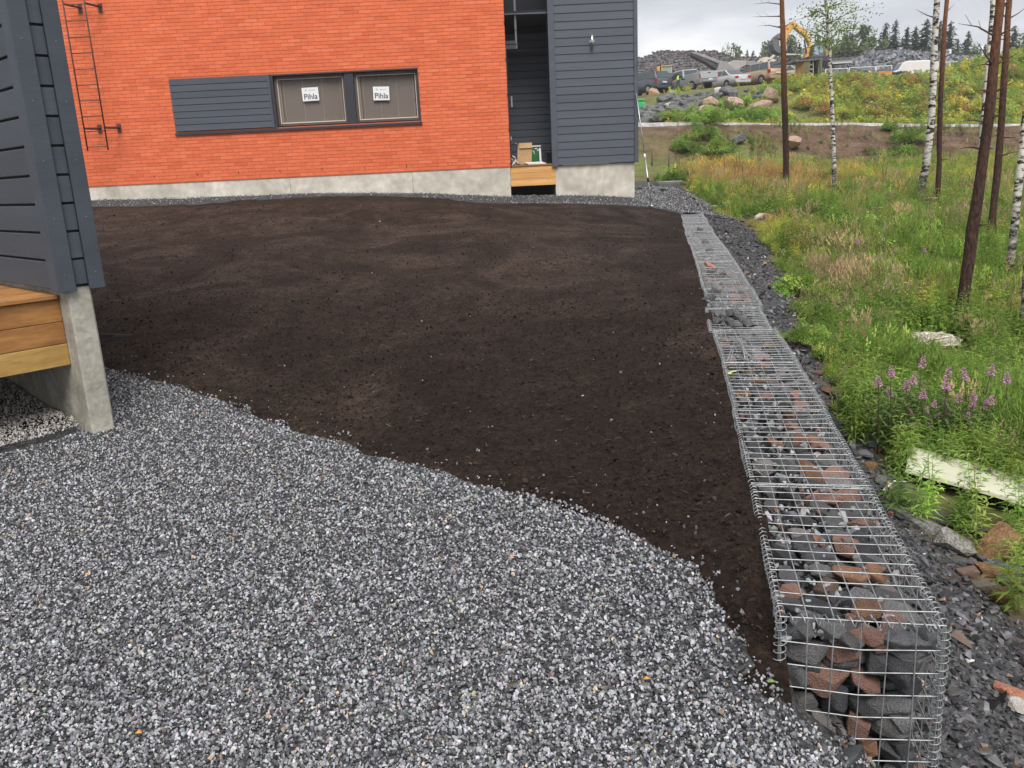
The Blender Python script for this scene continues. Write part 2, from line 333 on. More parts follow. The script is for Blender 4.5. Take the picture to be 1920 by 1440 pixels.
M_soil = mat('dark soil', (.0145, .0098, .0078), (.034, .0235, .0192), scale=.8, rough=.95, spec=.2, fine=(24, .45), bump=(55, .8, .025), ramp=(.34, .72), stretch=(.45, 1.5, 1))
def soil_mat():
    m = bpy.data.materials.new('dark soil'); m.use_nodes = True; N = m.node_tree.nodes; L = m.node_tree.links; b = N['Principled BSDF']; b.inputs['Roughness'].default_value = .95; b.inputs['Specular IOR Level'].default_value = .15
    tc = N.new('ShaderNodeTexCoord')
    def noise(scale, stretch=(1, 1, 1), det=6, ro=.6, dist=0):
        mp = N.new('ShaderNodeMapping'); mp.inputs['Scale'].default_value = stretch; L.new(tc.outputs['Object'], mp.inputs[0]); n = N.new('ShaderNodeTexNoise'); n.inputs['Scale'].default_value = scale; n.inputs['Detail'].default_value = det; n.inputs['Roughness'].default_value = ro; n.inputs['Distortion'].default_value = dist; L.new(mp.outputs[0], n.inputs[0]); return n.outputs[0]
    def rmp(x, pts):
        r = N.new('ShaderNodeValToRGB'); e = r.color_ramp.elements
        while len(e) < len(pts): e.new(.5)
        for q, (p, c) in zip(e, pts): q.position = p; q.color = (*c, 1)
        L.new(x, r.inputs[0]); return r.outputs[0]
    def mul(a, b_):
        v = N.new('ShaderNodeVectorMath'); v.operation = 'MULTIPLY'; L.new(a, v.inputs[0]); L.new(b_, v.inputs[1]); return v.outputs[0]
    base = rmp(noise(.7, (1, .8, 1), 8, .64, 1.0), [(.32, (.0175, .0117, .0088)), (.52, (.0275, .0184, .0137)), (.66, (.048, .033, .0252))])
    at = N.new('ShaderNodeAttribute'); at.attribute_name = 'crust'; mx = N.new('ShaderNodeMix'); mx.data_type = 'RGBA'
    dry = rmp(noise(.75, (1.0, .6, 1), 9, .64, 1.6), [(.34, (.020, .0138, .0110)), (.46, (.032, .0216, .0168)), (.62, (.060, .0420, .0335))])
    L.new(at.outputs['Fac'], mx.inputs[0]); L.new(base, mx.inputs[6]); L.new(dry, mx.inputs[7])
    g = (1, 1, 1); crack = rmp(noise(1.3, (.5, 1.2, 1), 5, .55, 1.8), [(.5, g), (.525, (.5, .5, .5)), (.545, g)]); mask = rmp(noise(.8, (.6, 1, 1), 2), [(.48, (0, 0, 0)), (.58, g)])
    mc = N.new('ShaderNodeMix'); mc.data_type = 'RGBA'; ms = N.new('ShaderNodeMath'); ms.operation = 'MULTIPLY'; L.new(mask, ms.inputs[0]); L.new(at.outputs['Fac'], ms.inputs[1]); L.new(ms.outputs[0], mc.inputs[0]); mc.inputs[6].default_value = (1, 1, 1, 1); L.new(crack, mc.inputs[7])
    f1 = rmp(noise(34, (1, 1, 1), 6, .75), [(.32, (.35, .35, .35)), (.5, (1, 1, 1)), (.70, (2.3, 2.2, 2.1))]); f2 = rmp(noise(7, (1, 1, 1), 5, .7), [(.3, (.6, .6, .6)), (.7, (1.45, 1.43, 1.4))])
    c = mul(mul(mul(mx.outputs[2], f1), f2), mc.outputs[2]); L.new(c, b.inputs['Base Color'])
    bp = N.new('ShaderNodeBump'); bp.inputs['Strength'].default_value = .9; bp.inputs['Distance'].default_value = .03; L.new(noise(42, (1, 1, 1), 8, .75), bp.inputs['Height']); L.new(bp.outputs[0], b.inputs['Normal']); return m
M_soil = soil_mat()
M_gravbase = mat('gravel bed', (.025, .026, .03), (.14, .14, .145), scale=70, rough=.85, bump=(80, 1., .03), ramp=(.42, .62), fine=(18, .3))
def terrain_mat():
    m = mat('rough ground', (.075, .046, .032), (.17, .11, .075), scale=1.2, rough=.95, spec=.15, fine=(14, .5), bump=(9, .8, .08)); N = m.node_tree.nodes; L = m.node_tree.links; b = N['Principled BSDF']
    src = b.inputs['Base Color'].links[0].from_socket
    def layer(src, attr, ca, cb, scale):
        n = N.new('ShaderNodeTexNoise'); n.inputs['Scale'].default_value = scale; n.inputs['Detail'].default_value = 8; n.inputs['Roughness'].default_value = .7
        tc = N.new('ShaderNodeTexCoord'); L.new(tc.outputs['Object'], n.inputs[0])
        r = N.new('ShaderNodeValToRGB'); e = r.color_ramp.elements; e[0].position = .35; e[1].position = .65; e[0].color = (*ca, 1); e[1].color = (*cb, 1); L.new(n.outputs[0], r.inputs[0])
        a = N.new('ShaderNodeAttribute'); a.attribute_name = attr; mx = N.new('ShaderNodeMix'); mx.data_type = 'RGBA'; L.new(a.outputs['Fac'], mx.inputs[0]); L.new(src, mx.inputs[6]); L.new(r.outputs[0], mx.inputs[7]); return mx.outputs[2]
    src = layer(src, 'grassy', (.09, .12, .03), (.20, .22, .07), 3.)
    src = layer(src, 'shale', (.02, .02, .023), (.12, .12, .125), 26.)
    src = layer(src, 'stony', (.10, .095, .10), (.32, .30, .30), 8.)
    L.new(src, b.inputs['Base Color']); return m
M_terr = terrain_mat(); M_road = mat('road gravel', (.26, .25, .25), (.48, .46, .46), scale=6, rough=.95, fine=(2, .2))
# terrain sheet
def ysteps(y0, y1, a, b):
    y = [y0]
    while y[-1] < y1: y.append(y[-1] + a + b * abs(y[-1]))
    return np.array(y)
BP = ground(1472, 414)
Yr = np.concatenate([np.arange(-8, -.1, .8), ysteps(0, 90, .06, .012), np.geomspace(92, 900, 40)])
Sc = np.concatenate([-ysteps(.3, 2.6, .02, .03)[::-1], np.linspace(-.28, 1.1, 330), ysteps(1.11, 2.6, .02, .05)])
X = Sc[None] * (np.abs(Yr)[:, None] + 2.5); Y = np.repeat(Yr[:, None], len(Sc), 1)
Z = H(X, np.minimum(Y, 300.))
Z = Z - np.where((X - gx(Y) < .12) & (Y < 32) & (Y > -8), .12, 0)                 # lies under the yard sheets
shm = sstep(-.12, .12, sdist(shale_poly, X, Y) + fbm(X * 3, Y * 3, 3, 2) * .25)
road = sstep(43.3, 43.7, Y) * (1 - sstep(46.8, 47.3, Y))
bank = sstep(0, 1.8, Y - 37.6 - 3.6 * (1 - sstep(11, 16, X)) + fbm(X * .2, Y * .2, 3, 4) * 2) * (1 - sstep(43, 43.5, Y))
plat = sstep(64, 67, Y)
gr = np.clip((1 - shm) * (1 - road) * (1 - bank * .95) * (1 - plat) * (.55 + .9 * fbm(X * .5, Y * .5, 4, 8)) + .2 * (1 - bank) - .95 * np.exp(-((((X - BP[0] + .2) / 1.7)**2 + ((Y - BP[1] + 1.0) / 2.8)**2)) ** 2), 0, 1) * (1 - road)
grid('terrain', X, Y, Z, M_terr, attr={'grassy': gr * (1 - shm), 'shale': shm, 'stony': road}); tag(bpy.data.objects['terrain'], 'rough brown and green ground sloping up to the work yard', kind='structure')
Xr, Yr_ = np.meshgrid(np.linspace(-20, 60, 161), np.array([42.95, 43.15, 43.5, 45, 46.6, 47.0])); Zr = (3.34 - (Xr - 7) * .048).clip(1.6, 4.4) + fbm(Xr * .6, Yr_ * 2, 3, 2) * .05 + np.array([-.14, .06, .10, .10, .10, -.05])[:, None]
tag(grid('road', Xr, Yr_, Zr, M_road), 'pale gravel road crossing the slope', kind='structure')
# yard sheets, columns follow the gabion wall
ss = -ysteps(.0, 17, .022, .007); 
Yy = ysteps(-1.0, 30, .02, .009); Xs = gx(Yy)[:, None] + ss[None]; Ys = np.repeat(Yy[:, None], len(ss), 1)
Zs = H(Xs, Ys)
dso = sdist(soil_poly, Xs, Ys) + fbm(Xs * 5, Ys * 5, 3, 31) * .05
mound = .13 * np.exp(-(((Xs + 3.0) / 1.1)**2 + ((Ys - 8.3) / .55)**2))
tracks = fbm((Xs + Ys * .3) * .35, Ys * 1.6, 4, 12) * .014 * sstep(7, 10, Ys)
lump = fbm(Xs * 2.2, Ys * 2.2, 4, 11) * .018 + np.maximum(fbm(Xs * 9, Ys * 9, 4, 14), 0) * .040 * (1.2 - sstep(7, 12, Ys)) + tracks
keep = (dso > -.3) & (Xs - gx(Ys) < -.205)
Zsoil = Zs + .012 + lump + mound * (dso > 0) - .05 * (1 - sstep(-.12, .10, dso))
soil = grid('soil', Xs, Ys, Zsoil, M_soil, keep=keep, attr={'crust': sstep(7.0, 9.8, Ys + 1.2 * fbm(Xs * .5, Ys * .4, 3, 19)) * (1 - .8 * sstep(18.2, 18.8, Ys)) * (1 - sstep(-1.2, -.5, Xs - gx(Ys)))}); tag(soil, 'bed of raked dark brown topsoil filling the yard', 'soil', kind='structure')
# gravel bed sheet (wider, also in front of the wall end and round the house corner)
sg = np.concatenate([np.linspace(.55, .02, 22), ss]); Xg = gx(Yy)[:, None] + sg[None]; Yg = np.repeat(Yy[:, None], len(sg), 1)
Zg = H(Xg, Yg) + fbm(Xg * 1.5, Yg * 1.5, 3, 21) * .015
Zg = Zg - .06 * sstep(-.02, .12, sdist(soil_poly, Xg, Yg)); sgm = Xg - gx(Yg)
keepg = ((sgm < -.2) | ((Yg < GY0 - .02) & (sgm < .45)) | (Yg > GY1 + .2)) & (sdist(soil_poly, Xg, Yg) < .35)
# dips below the dry patch under the deck
gravel_bed = grid('gravel_bed', Xg, Yg, Zg, M_gravbase, keep=keepg); tag(gravel_bed, 'bed under the grey gravel', 'gravel', kind='structure')

# ------------------------------------------------------------ loose gravel
M_stone = inst_mat('gravel stone', rough=.65, fine=(1.6, .35), spec=.45)
gp = [proto('gravel_stone_shape', hull_mesh('gravel_stone_shape', 11, (1, .85, .62), M_stone, 100 + k, blocky=.1)) for k in range(8)]
def sample_cone(n, y0, y1, t0, t1, power):
    """random ground points, denser towards the camera"""
    u = rng.random(n)
    y = np.exp(np.log(y0) + u * np.log(y1 / y0)) if power == 2 else (y0**(2 - power) + u * (y1**(2 - power) - y0**(2 - power)))**(1 / (2 - power))
    return (t0 + rng.random(n) * (t1 - t0)) * y, y
def greys(n, dark=(.042, .044, .050), lite=(.50, .505, .53), p=1.6):
    u = rng.random(n)**p
    c = np.array(dark) + (np.array(lite) - np.array(dark)) * u[:, None]
    return c * rng.uniform(.93, 1.07, (n, 3))
def rrot(n, tilt=3.2): return np.c_[rng.uniform(-tilt, tilt, n), rng.uniform(-tilt, tilt, n), rng.uniform(0, 6.28, n)]
x, y = sample_cone(300000, 1.35, 8.5, -.95, .62, 1.3)
sx = x - gx(y); ds = sdist(soil_poly, x, y) + fbm(x * 5, y * 5, 3, 31) * .05
edge_n = fbm(x * 4, y * 4, 3, 41) * .10
fade = 1 - sstep(-.25, .3, sx) * 0
ok = (ds < -.0 + edge_n * .5) & ((sx < -.24) | ((y < GY0 - .05) & (sx < .05 + edge_n)))
ok &= ~((np.minimum(np.abs(ds), 9) < .12) & (sx > -.4) & (rng.random(len(x)) < .55))
stray = (ds >= 0) & (ds < .5) & (rng.random(len(x)) < .05 * np.exp(-np.maximum(ds, 0) / .10)) & (sx < -.3)
k = ok | stray; x, y, ds, sx = x[k], y[k], ds[k], sx[k]; n = len(x)
sc = np.clip(rng.lognormal(math.log(.0118), .28, n), .006, .026) * (1 + .05 * y)
z = H(x, y) + fbm(x * 1.5, y * 1.5, 3, 21) * .015 + sc * rng.uniform(.05, .42, n) + np.where(ds > 0, .015, .004)
col = greys(n); warm = rng.random(n) < .02; col[warm] *= (1.25, .95, .62)
und = (((x - A_[0]) * E_[0] + (y - A_[1]) * E_[1]) < .02) & (((x - A_[0]) * L_[0] + (y - A_[1]) * L_[1]) > .12 + .0 * x)   # below the deck: dry, dusty
col[und] = col[und] * .55 + np.array((.24, .22, .19))
z = z + np.where(und, .05 + .03 * fbm(x * 3, y * 3, 2, 77), 0)
scatter('gravel', gp, np.c_[x, y, z], rrot(n), sc, rng.integers(0, 8, n), col, 'grey crushed gravel covering the yard in front of the dark soil', 'gravel')
# grey gravel beyond: strip along the house and round its corner
n = 60000; x = rng.uniform(-10, 5.2, n); y = 17.6 + rng.random(n)**1.2 * 9; ds = sdist(soil_poly, x, y) + fbm(x * 3, y * 3, 3, 31) * .06; sx = x - gx(y)
ok = (ds < 0) & ((y < 19.58) | (x > 3.0)) & ((y > GY1 + .05) | (sx < -.22)) & (sx < 1.4 + fbm(x, y, 2, 3) * .4) & (x > -9.9)
x, y = x[ok], y[ok]; n = len(x); sc = np.clip(rng.normal(.028, .006, n), .015, .045)
scatter('gravel', gp, np.c_[x, y, H(x, y) + .01 + sc * .3], rrot(n), sc, rng.integers(0, 8, n), greys(n, lite=(.55, .55, .56), p=1.6), 'strip of grey gravel along the foot of the brick house', 'gravel')
# ------------------------------------------------------------ crumbs, chips and straw on the soil
M_crumb = inst_mat('soil crumb', rough=.95, fine=(2, .4), spec=.15)
cp = [proto('crumb_shape', hull_mesh('crumb_shape', 9, (1, .9, .7), M_crumb, 200 + k)) for k in range(5)]
x, y = sample_cone(150000, 2.2, 19, -.62, .45, 1.5); ds = sdist(soil_poly, x, y); sx = x - gx(y)
ok = (ds > .02) & (sx < -.24); ok &= rng.random(len(x)) < np.clip(.75 - .6 * sstep(6.5, 9.5, y + .8 * fbm(x * .6, y * .3, 2, 3)) + .35 * vnoise(x * .8, y * 1.6, 5), 0.04, 1); x, y = x[ok], y[ok]; n = len(x)
sc = np.clip(rng.lognormal(math.log(.0070), .55, n), .003, .038) * (1 + .03 * y)
lz = fbm(x * 2.2, y * 2.2, 4, 11) * .018 + np.maximum(fbm(x * 9, y * 9, 4, 14), 0) * .040 * (1.2 - sstep(7, 12, y)) + fbm((x + y * .3) * .35, y * 1.6, 4, 12) * .014 * sstep(7, 10, y) + .13 * np.exp(-(((x + 3.0) / 1.1)**2 + ((y - 8.3) / .55)**2))
base = np.array((.023, .0162, .0130)); col = base * rng.lognormal(0, .28, (n, 1)) * rng.uniform(.92, 1.08, (n, 3))
lt = rng.random(n) < .010; col[lt] = greys(int(lt.sum()), dark=(.06, .055, .05), lite=(.40, .38, .36), p=1.5); sc[lt] *= .8
scatter('soil_crumbs', cp, np.c_[x, y, H(x, y) + .012 + lz + sc * .2], rrot(n), sc, rng.integers(0, 5, n), col, 'crumbs and small stones lying on the dark topsoil', 'soil')
fib = MB(); fib.tube([(-.5, 0, 0), (-.1, .03, .03), (.2, -.02, .03), (.5, .03, 0)], [.035, .05, .045, .03], 4)
fo = fib.build('fibre_shape', M_crumb); COL.objects.unlink(fo)
x, y = sample_cone(2600, 2.2, 11, -.6, .42, 1.5); ds = sdist(soil_poly, x, y); sx = x - gx(y); ok = (ds > .05) & (sx < -.26); x, y = x[ok], y[ok]; n = len(x)
lz = fbm(x * 2.2, y * 2.2, 4, 11) * .018 + .01
col = np.array((.085, .062, .042)) * rng.lognormal(0, .45, (n, 1)) * rng.uniform(.9, 1.1, (n, 3))
scatter('straw_bits', [fo], np.c_[x, y, H(x, y) + .018 + lz], np.c_[rng.uniform(-.3, .3, (n, 2)), rng.uniform(0, 6.28, n)], rng.uniform(.012, .04, n), np.zeros(n, int), col, 'bits of straw and root scattered over the soil', 'straw')
# ------------------------------------------------------------ shale chips outside the wall
shp = [proto('shale_chip_shape', hull_mesh('shale_chip_shape', 9, (1, .68, .34), M_stone, 300 + k, blocky=.2)) for k in range(8)]
x, y = sample_cone(95000, 1.8, 27, .12, .95, 1.45); sd = sdist(shale_poly, x, y) + fbm(x * 3, y * 3, 3, 2) * .25; sx = x - gx(y)
ok = (sd > 0) & ((sx > .23) | (y < GY0 - .02) | (y > GY1)); ok |= (sd > -.5) & (sx > .2) & (rng.random(len(x)) < .12); x, y = x[ok], y[ok]; n = len(x)
sc = np.clip(rng.lognormal(math.log(.024), .5, n), .01, .12) * (1 + .05 * y)
col = greys(n, dark=(.022, .022, .025), lite=(.20, .20, .21), p=2.4); w_ = rng.random(n) < .10; col[w_] *= (1.7, 1.15, .8); w_ = rng.random(n) < .012; col[w_] = (.5, .49, .47)
scatter('shale_chips', shp, np.c_[x, y, H(x, y) + sc * .12], np.c_[rng.normal(0, .5, (n, 2)), rng.uniform(0, 6.28, n)], sc, rng.integers(0, 8, n), col, 'dark grey shale chips on the slope outside the gabion wall', 'shale')
# ============================================================ BRICK HOUSE
M_brick = [mat('orange brick %d' % k, a, b, scale=9, rough=.85, bump=(60, .35, .004), fine=(50, .12), spec=.25) for k, (a, b) in enumerate([((.67, .158, .068), (.74, .182, .082)), ((.62, .142, .060), (.69, .162, .072)), ((.70, .172, .080), (.76, .198, .095)), ((.65, .150, .064), (.71, .168, .076)), ((.58, .126, .054), (.65, .146, .064))])]
M_mortar = mat('brick joint', (.50, .115, .055), (.58, .14, .07), scale=6, rough=.95)
M_conc = mat('cast concrete', (.44, .41, .35), (.66, .62, .55), scale=1.6, rough=.9, fine=(7, .13), bump=(40, .3, .004), spec=.25)
M_conc2 = mat('rough concrete', (.26, .25, .21), (.44, .42, .36), scale=4, rough=.9, fine=(30, .15), bump=(30, .7, .006), spec=.25)
M_grey = mat('grey painted board', (.072, .081, .102), (.085, .095, .121), scale=1.5, rough=.62, fine=(40, .06), bump=(35, .25, .003), stretch=(.25, .25, 3), spec=.35, rnd=.07)
M_grey_shade = mat('grey board paint darkened for shade', (.048, .056, .072), (.060, .070, .089), scale=1.5, rough=.62, fine=(40, .08), bump=(35, .25, .003), stretch=(.25, .25, 3), spec=.35, rnd=.07)  # same grey paint as the wing, the end wall's shade mixed into its colour
M_groove = mat('board gap', (.02, .022, .027), rough=.9)
M_greym = mat('dark grey metal', (.035, .038, .048), rough=.5, spec=.4)
M_wood = mat('pine plank', (.52, .26, .085), (.72, .40, .15), scale=2.2, rough=.7, stretch=(.5, 9, 9), fine=(25, .1), bump=(20, .2, .002), rnd=.10)
M_wood2 = mat('oiled deck plank', (.24, .10, .03), (.40, .19, .055), scale=2.2, rough=.65, stretch=(1.2, 1.2, 9), fine=(14, .12), bump=(20, .2, .002), rnd=.12)
M_black = mat('black', (.01, .01, .011), rough=.8)
M_zinc = mat('galvanised steel', (.42, .44, .46), (.60, .62, .64), scale=14, rough=.38, metal=.85, spec=.5)
M_white = mat('white paint', (.72, .72, .70), (.8, .8, .78), scale=4, rough=.5)
def glass(name, col=(.05, .055, .06), rough=.06):
    m = mat(name, col, rough=rough, spec=.9); return m
FY = 19.6
house = thing('brick_house', 'orange brick house with a concrete plinth and one long low window', 'house', (-4.8, FY, 1.0))
wb = MB(); wb.box2((-10.6, FY + .006, 1.61), (.205, FY + .30, 6.6)) 
# backing with hole for the window: build as four slabs
wb = MB(); x0, x1, z0, z1 = -7.26, -1.753, 2.70, 3.82
wb.box2((-10.6, FY + .006, 1.60), (.20, FY + .25, z0)); wb.box2((-10.6, FY + .006, z1), (.20, FY + .25, 6.6)); wb.box2((-10.6, FY + .006, z0), (x0, FY + .25, z1)); wb.box2((x1, FY + .006, z0), (.20, FY + .25, z1))
wb.box2((.19, FY + .25, 1.6), (.203, FY + 1.7, 6.6)); wb.box2((-10.6, FY + .25, 1.6), (-10.4, FY + 8, 6.6)); wb.box2((-10.6, FY + 7.8, 1.6), (.2, FY + 8, 6.6)); wb.box2((-10.6, FY, 6.6), (.2, FY + 8, 6.8))
wall = wb.build('wall', M_mortar, house)
bw, bh, pitchx, pitchz = .288, .0655, .2985, .0748
def brick_mb(mb, x, z, w=bw, m=0, y=0):
    mb.box2((x, FY - .0 + y, z), (x + w, FY + .06, z + bh), m)
stuff = MB(); single = []
nrow = int((6.55 - 1.615) / pitchz)
for r in range(nrow):
    z = 1.618 + r * pitchz; off = (r % 2) * pitchx / 2 + (0 if r % 5 else .03); x = .208 - bw - off
    if r % 2: 
        if z < 9: brick_mb(stuff, .208 - off + (pitchx - bw), z, off - (pitchx - bw), m=random.randrange(5))
    while x > -10.6:
        a, b = x, x + bw
        seg = [(a, b)]
        if z + bh > z0 - .03 and z < z1 + .004:
            seg = [s for s in ((a, min(b, x0 - .004)), (max(a, x1 + .004), b)) if s[1] - s[0] > .03]
        for s in seg:
            if abs(s[1] - s[0] - bw) < 1e-6 and x > -1.75 and z < 4.9: single.append((s[0], z))
            else: brick_mb(stuff, s[0], z, s[1] - s[0], m=random.choices(range(5), (4, 4, 2, 4, 2))[0], y=random.uniform(-.002, .002))
        x -= pitchx
for q in single[300:]: brick_mb(stuff, *q, m=random.randrange(5))
single = single[:300]
o = stuff.build('brick', M_brick, wall); o['kind'] = 'stuff'
bms = []
for k in range(5):
    b = MB().box2((0, 0, 0), (bw, .06, bh)); bo = b.build('brick', M_brick[k], None, local=True); bms.append(bo.data); bpy.data.objects.remove(bo)
wo = origin(wall)
for (x, z) in single:
    b = bpy.data.objects.new('brick', bms[random.choices(range(5), (4, 4, 2, 4, 2))[0]]); COL.objects.link(b); b.parent = wall; b.location = (x - wo[0], FY - wo[1] + random.uniform(-.002, .002), z - wo[2])
# weep holes
for px, py in [(289, 331), (370, 327), (447, 324), (525, 321), (604, 317), (684, 315), (762, 311), (840, 308), (920, 304)]:
    p = atY(px, py, FY); MB().box2((p[0] - .006, FY - .004, p[2] - .03), (p[0] + .006, FY + .01, p[2] + .03)).build('weep_hole', M_black, house)
# plinth with cast joints
pl = MB()
for a, b in ((-10.6, -4.85), (-4.845, -2.05), (-2.045, .19)): pl.box2((a, FY + .02, -.2), (b, FY + .30, 1.598))
pl.box2((-.1, FY + .3, -.2), (.19, FY + 1.7, 1.598))
pl.build('plinth', M_conc, house, bevel=.004)
# window group
frame = MB(); 
win = MB(); W0, W1, WZ0, WZ1 = -5.04, -1.753, 2.665, 3.82
def fr(mb, a, b, c, d, y0, y1, t, m=0):      # ring of four bars
    mb.box2((a, y0, c), (b, y1, c + t), m); mb.box2((a, y0, d - t), (b, y1, d), m); mb.box2((a, y0, c + t), (a + t, y1, d - t), m); mb.box2((b - t, y0, c + t), (b, y1, d - t), m)
reveal = MB(); reveal.box2((W0, FY + .0, WZ1 - .03), (W1, FY + .25, WZ1 - .002)); reveal.box2((W1 - .02, FY + .004, WZ0), (W1 - .002, FY + .25, WZ1 - .03)); reveal.box2((W0, FY + .004, WZ0), (W0 + .06, FY + .25, WZ1 - .03)); reveal.build('window_reveal', M_greym, house)
MB().box2((-3.40, FY + .03, WZ0 + .04), (-3.20, FY + .19, WZ1 - .03)).build('window_mullion', M_greym, house, bevel=.006)
M_frame = mat('brown window frame', (.085, .06, .052), (.11, .08, .07), scale=5, rough=.5)
M_cream = mat('cream inner frame', (.62, .58, .5), rough=.5)
M_pane = bpy.data.materials.new('window glass'); M_pane.use_nodes = True
nn = M_pane.node_tree.nodes; ll = M_pane.node_tree.links; pb = nn['Principled BSDF']; tb = nn.new('ShaderNodeBsdfTransparent'); ms = nn.new('ShaderNodeMixShader'); pb.inputs['Base Color'].default_value = (.03, .03, .035, 1); pb.inputs['Roughness'].default_value = .03
tb.inputs[0].default_value = (.94, .92, .90, 1); ms.inputs[0].default_value = .20; ll.new(tb.outputs[0], ms.inputs[1]); ll.new(pb.outputs[0], ms.inputs[2]); ll.new(ms.outputs[0], nn['Material Output'].inputs[0])
M_blind = mat('blind slat', (.50, .45, .42), rough=.5); M_room = mat('dim room', (.30, .25, .23), rough=.9); M_cord = mat('blind cord', (.75, .75, .72), rough=.6)
def text_mesh(s, size, x, z, mi, y):
    cu = bpy.data.curves.new('t', 'FONT'); cu.body = s; cu.size = size; cu.align_x = 'CENTER'; cu.offset = size * .012; cu.extrude = .0006; ob = bpy.data.objects.new('t', cu); COL.objects.link(ob)
    dg = bpy.context.evaluated_depsgraph_get(); me = bpy.data.meshes.new_from_object(ob.evaluated_get(dg)); v = [(x + q.co.x, y - q.co.z, z + q.co.y) for q in me.vertices]; f = [tuple(p.vertices) for p in me.polygons]
    bpy.data.objects.remove(ob); return v, f
M_paper = mat('white paper sign', (.78, .79, .8), rough=.6); M_ink = mat('dark grey ink', (.03, .03, .032), rough=.7); M_blue = mat('pale blue ink', (.35, .42, .58), rough=.7)
def window(a, b, sx, sz, swid, shei, tilt, label, roomtone):
    wn = MB(); fr(wn, a, b, WZ0 + .06, WZ1 - .035, FY + .10, FY + .18, .055); wno = wn.build('window', M_frame, house, bevel=.004); wno['label'] = label
    c = MB(); ia, ib, ic, id_ = a + .055, b - .055, WZ0 + .115, WZ1 - .09; fr(c, ia, ib, ic, id_, FY + .13, FY + .17, .018); c.box2((ia + .018, FY + .18, ic), (ia + .07, FY + .21, id_)); c.build('inner_frame', M_cream, wno)
    MB().box2((ia + .018, FY + .145, ic + .018), (ib - .018, FY + .151, id_ - .018)).build('pane', M_pane, wno)
    bl = MB(); z = ic + .03
    while z < id_ - .03: bl.box(((ia + ib) / 2 + .02, FY + .20, z), (ib - ia - .12, .022, .0012), rx3(1.25)); z += .0215
    o = bl.build('blind', M_blind, wno); o['kind'] = 'stuff'
    cords = MB()
    for k in range(4): xx = ia + .13 + (ib - ia - .2) * k / 3; cords.box2((xx - .005, FY + .183, ic + .02), (xx + .005, FY + .187, id_ - .02))
    cords.build('blind_cord', M_cord, wno)
    rm = MB(); rm.box2((a - .05, FY + .9, WZ0 - .5), (b + .05, FY + .92, WZ1 + .3)); rm.build('room_wall', roomtone, wno)
    sg = MB(); sg.box2((sx - swid / 2, FY + .138, sz - shei / 2), (sx + swid / 2, FY + .141, sz + shei / 2))
    v, f = text_mesh('Pihla', .165, sx, sz - .105, 1, FY + .136); sg.add(v, f, 1)
    v, f = text_mesh('IKKUNAT', .035, sx + .04, sz + .07, 2, FY + .136); sg.add(v, f, 2)
    for k in range(2): sg.box2((sx - .11 + k * .02, FY + .1355, sz + .062), (sx - .10 + k * .02, FY + .1375, sz + .10), 2)
    sg.box2((sx - .112, FY + .1355, sz + .10), (sx - .078, FY + .1375, sz + .108), 2)
    P = np.array(sg.v) - (sx, FY + .14, sz); P = P @ ry3(tilt).T + (sx, FY + .14, sz); sg.v = [tuple(p) for p in P]
    sg.build('paper_sign', [M_paper, M_ink, M_blue], wno)
window(W0 + .06, -3.40, -4.205, 3.385, .37, .285, -.02, 'left window with the blind catching light', M_room)
window(-3.20, W1 - .02, -2.62, 3.33, .36, .29, .03, 'right window nearer the house corner', M_room)
sl_ = MB(); sl_.prism([(0, 0), (0, -.085), (.004, -.085), (.004, .03), (0, .03)], 0, 1)   # unused profile
sill = MB(); V = [(W0 - 2.24, FY - .045, 2.628), (W1 + .02, FY - .045, 2.628), (W1 + .02, FY - .045, 2.668), (W0 - 2.24, FY - .045, 2.668), (W0 - 2.24, FY + .12, 2.715), (W1 + .0, FY + .12, 2.715), (W0 - 2.24, FY + .12, 2.628), (W1 + .0, FY + .12, 2.628)]
sill.add(V, [(0, 1, 2, 3), (3, 2, 5, 4), (4, 5, 7, 6), (6, 7, 1, 0), (0, 3, 4, 6), (1, 7, 5, 2)]); sill.build('window_sill', M_greym, house)
# grey boarded panel left of the windows
pb_ = MB(); pb_.box2((-7.262, FY + .0, 2.705), (W0 - .05, FY + .05, 3.822)); pan = pb_.build('board_panel', M_groove, house)
hh = (3.822 - 2.705) / 8
for k in range(8):
    z = 2.705 + k * hh; b = MB().box2((-7.264, FY - .024, z + .006), (W0 - .052, FY - .002, z + hh - .005)); b.build('board', M_grey, pan, bevel=.003)
MB().box2((W0 - .052, FY - .03, 2.70), (W0 - .0, FY + .1, 3.824)).build('end_trim', M_grey, house, bevel=.003)
# ladder
lad = thing('wall_ladder', 'brown steel ladder fixed upright on the brick wall at the left', 'ladder', (-8.75, 18.9, 2.35))
M_rust = mat('brown painted steel', (.07, .035, .03), (.10, .05, .04), scale=8, rough=.55)
for x in (-8.975, -8.53): MB().tube([(x, 18.9, 2.36), (x, 18.9, 6.9)], .016, 8).build('rail', M_rust, lad)
for k in range(15):
    z = 2.44 + k * .3175; MB().tube([(-8.975, 18.9, z), (-8.53, 18.9, z)], .010, 6).build('rung', M_rust, lad)
for z in (2.83, 5.32):
    for x in (-8.965, -8.53):
        b = MB(); b.tube([(x, 18.92, z), (x + .02, FY - .02, z + (.02 if z < 3 else .04))], .024, 8); b.box2((x - .035, FY - .02, z - .07), (x + .055, FY - .003, z + .11)); b.build('bracket', M_rust, lad)
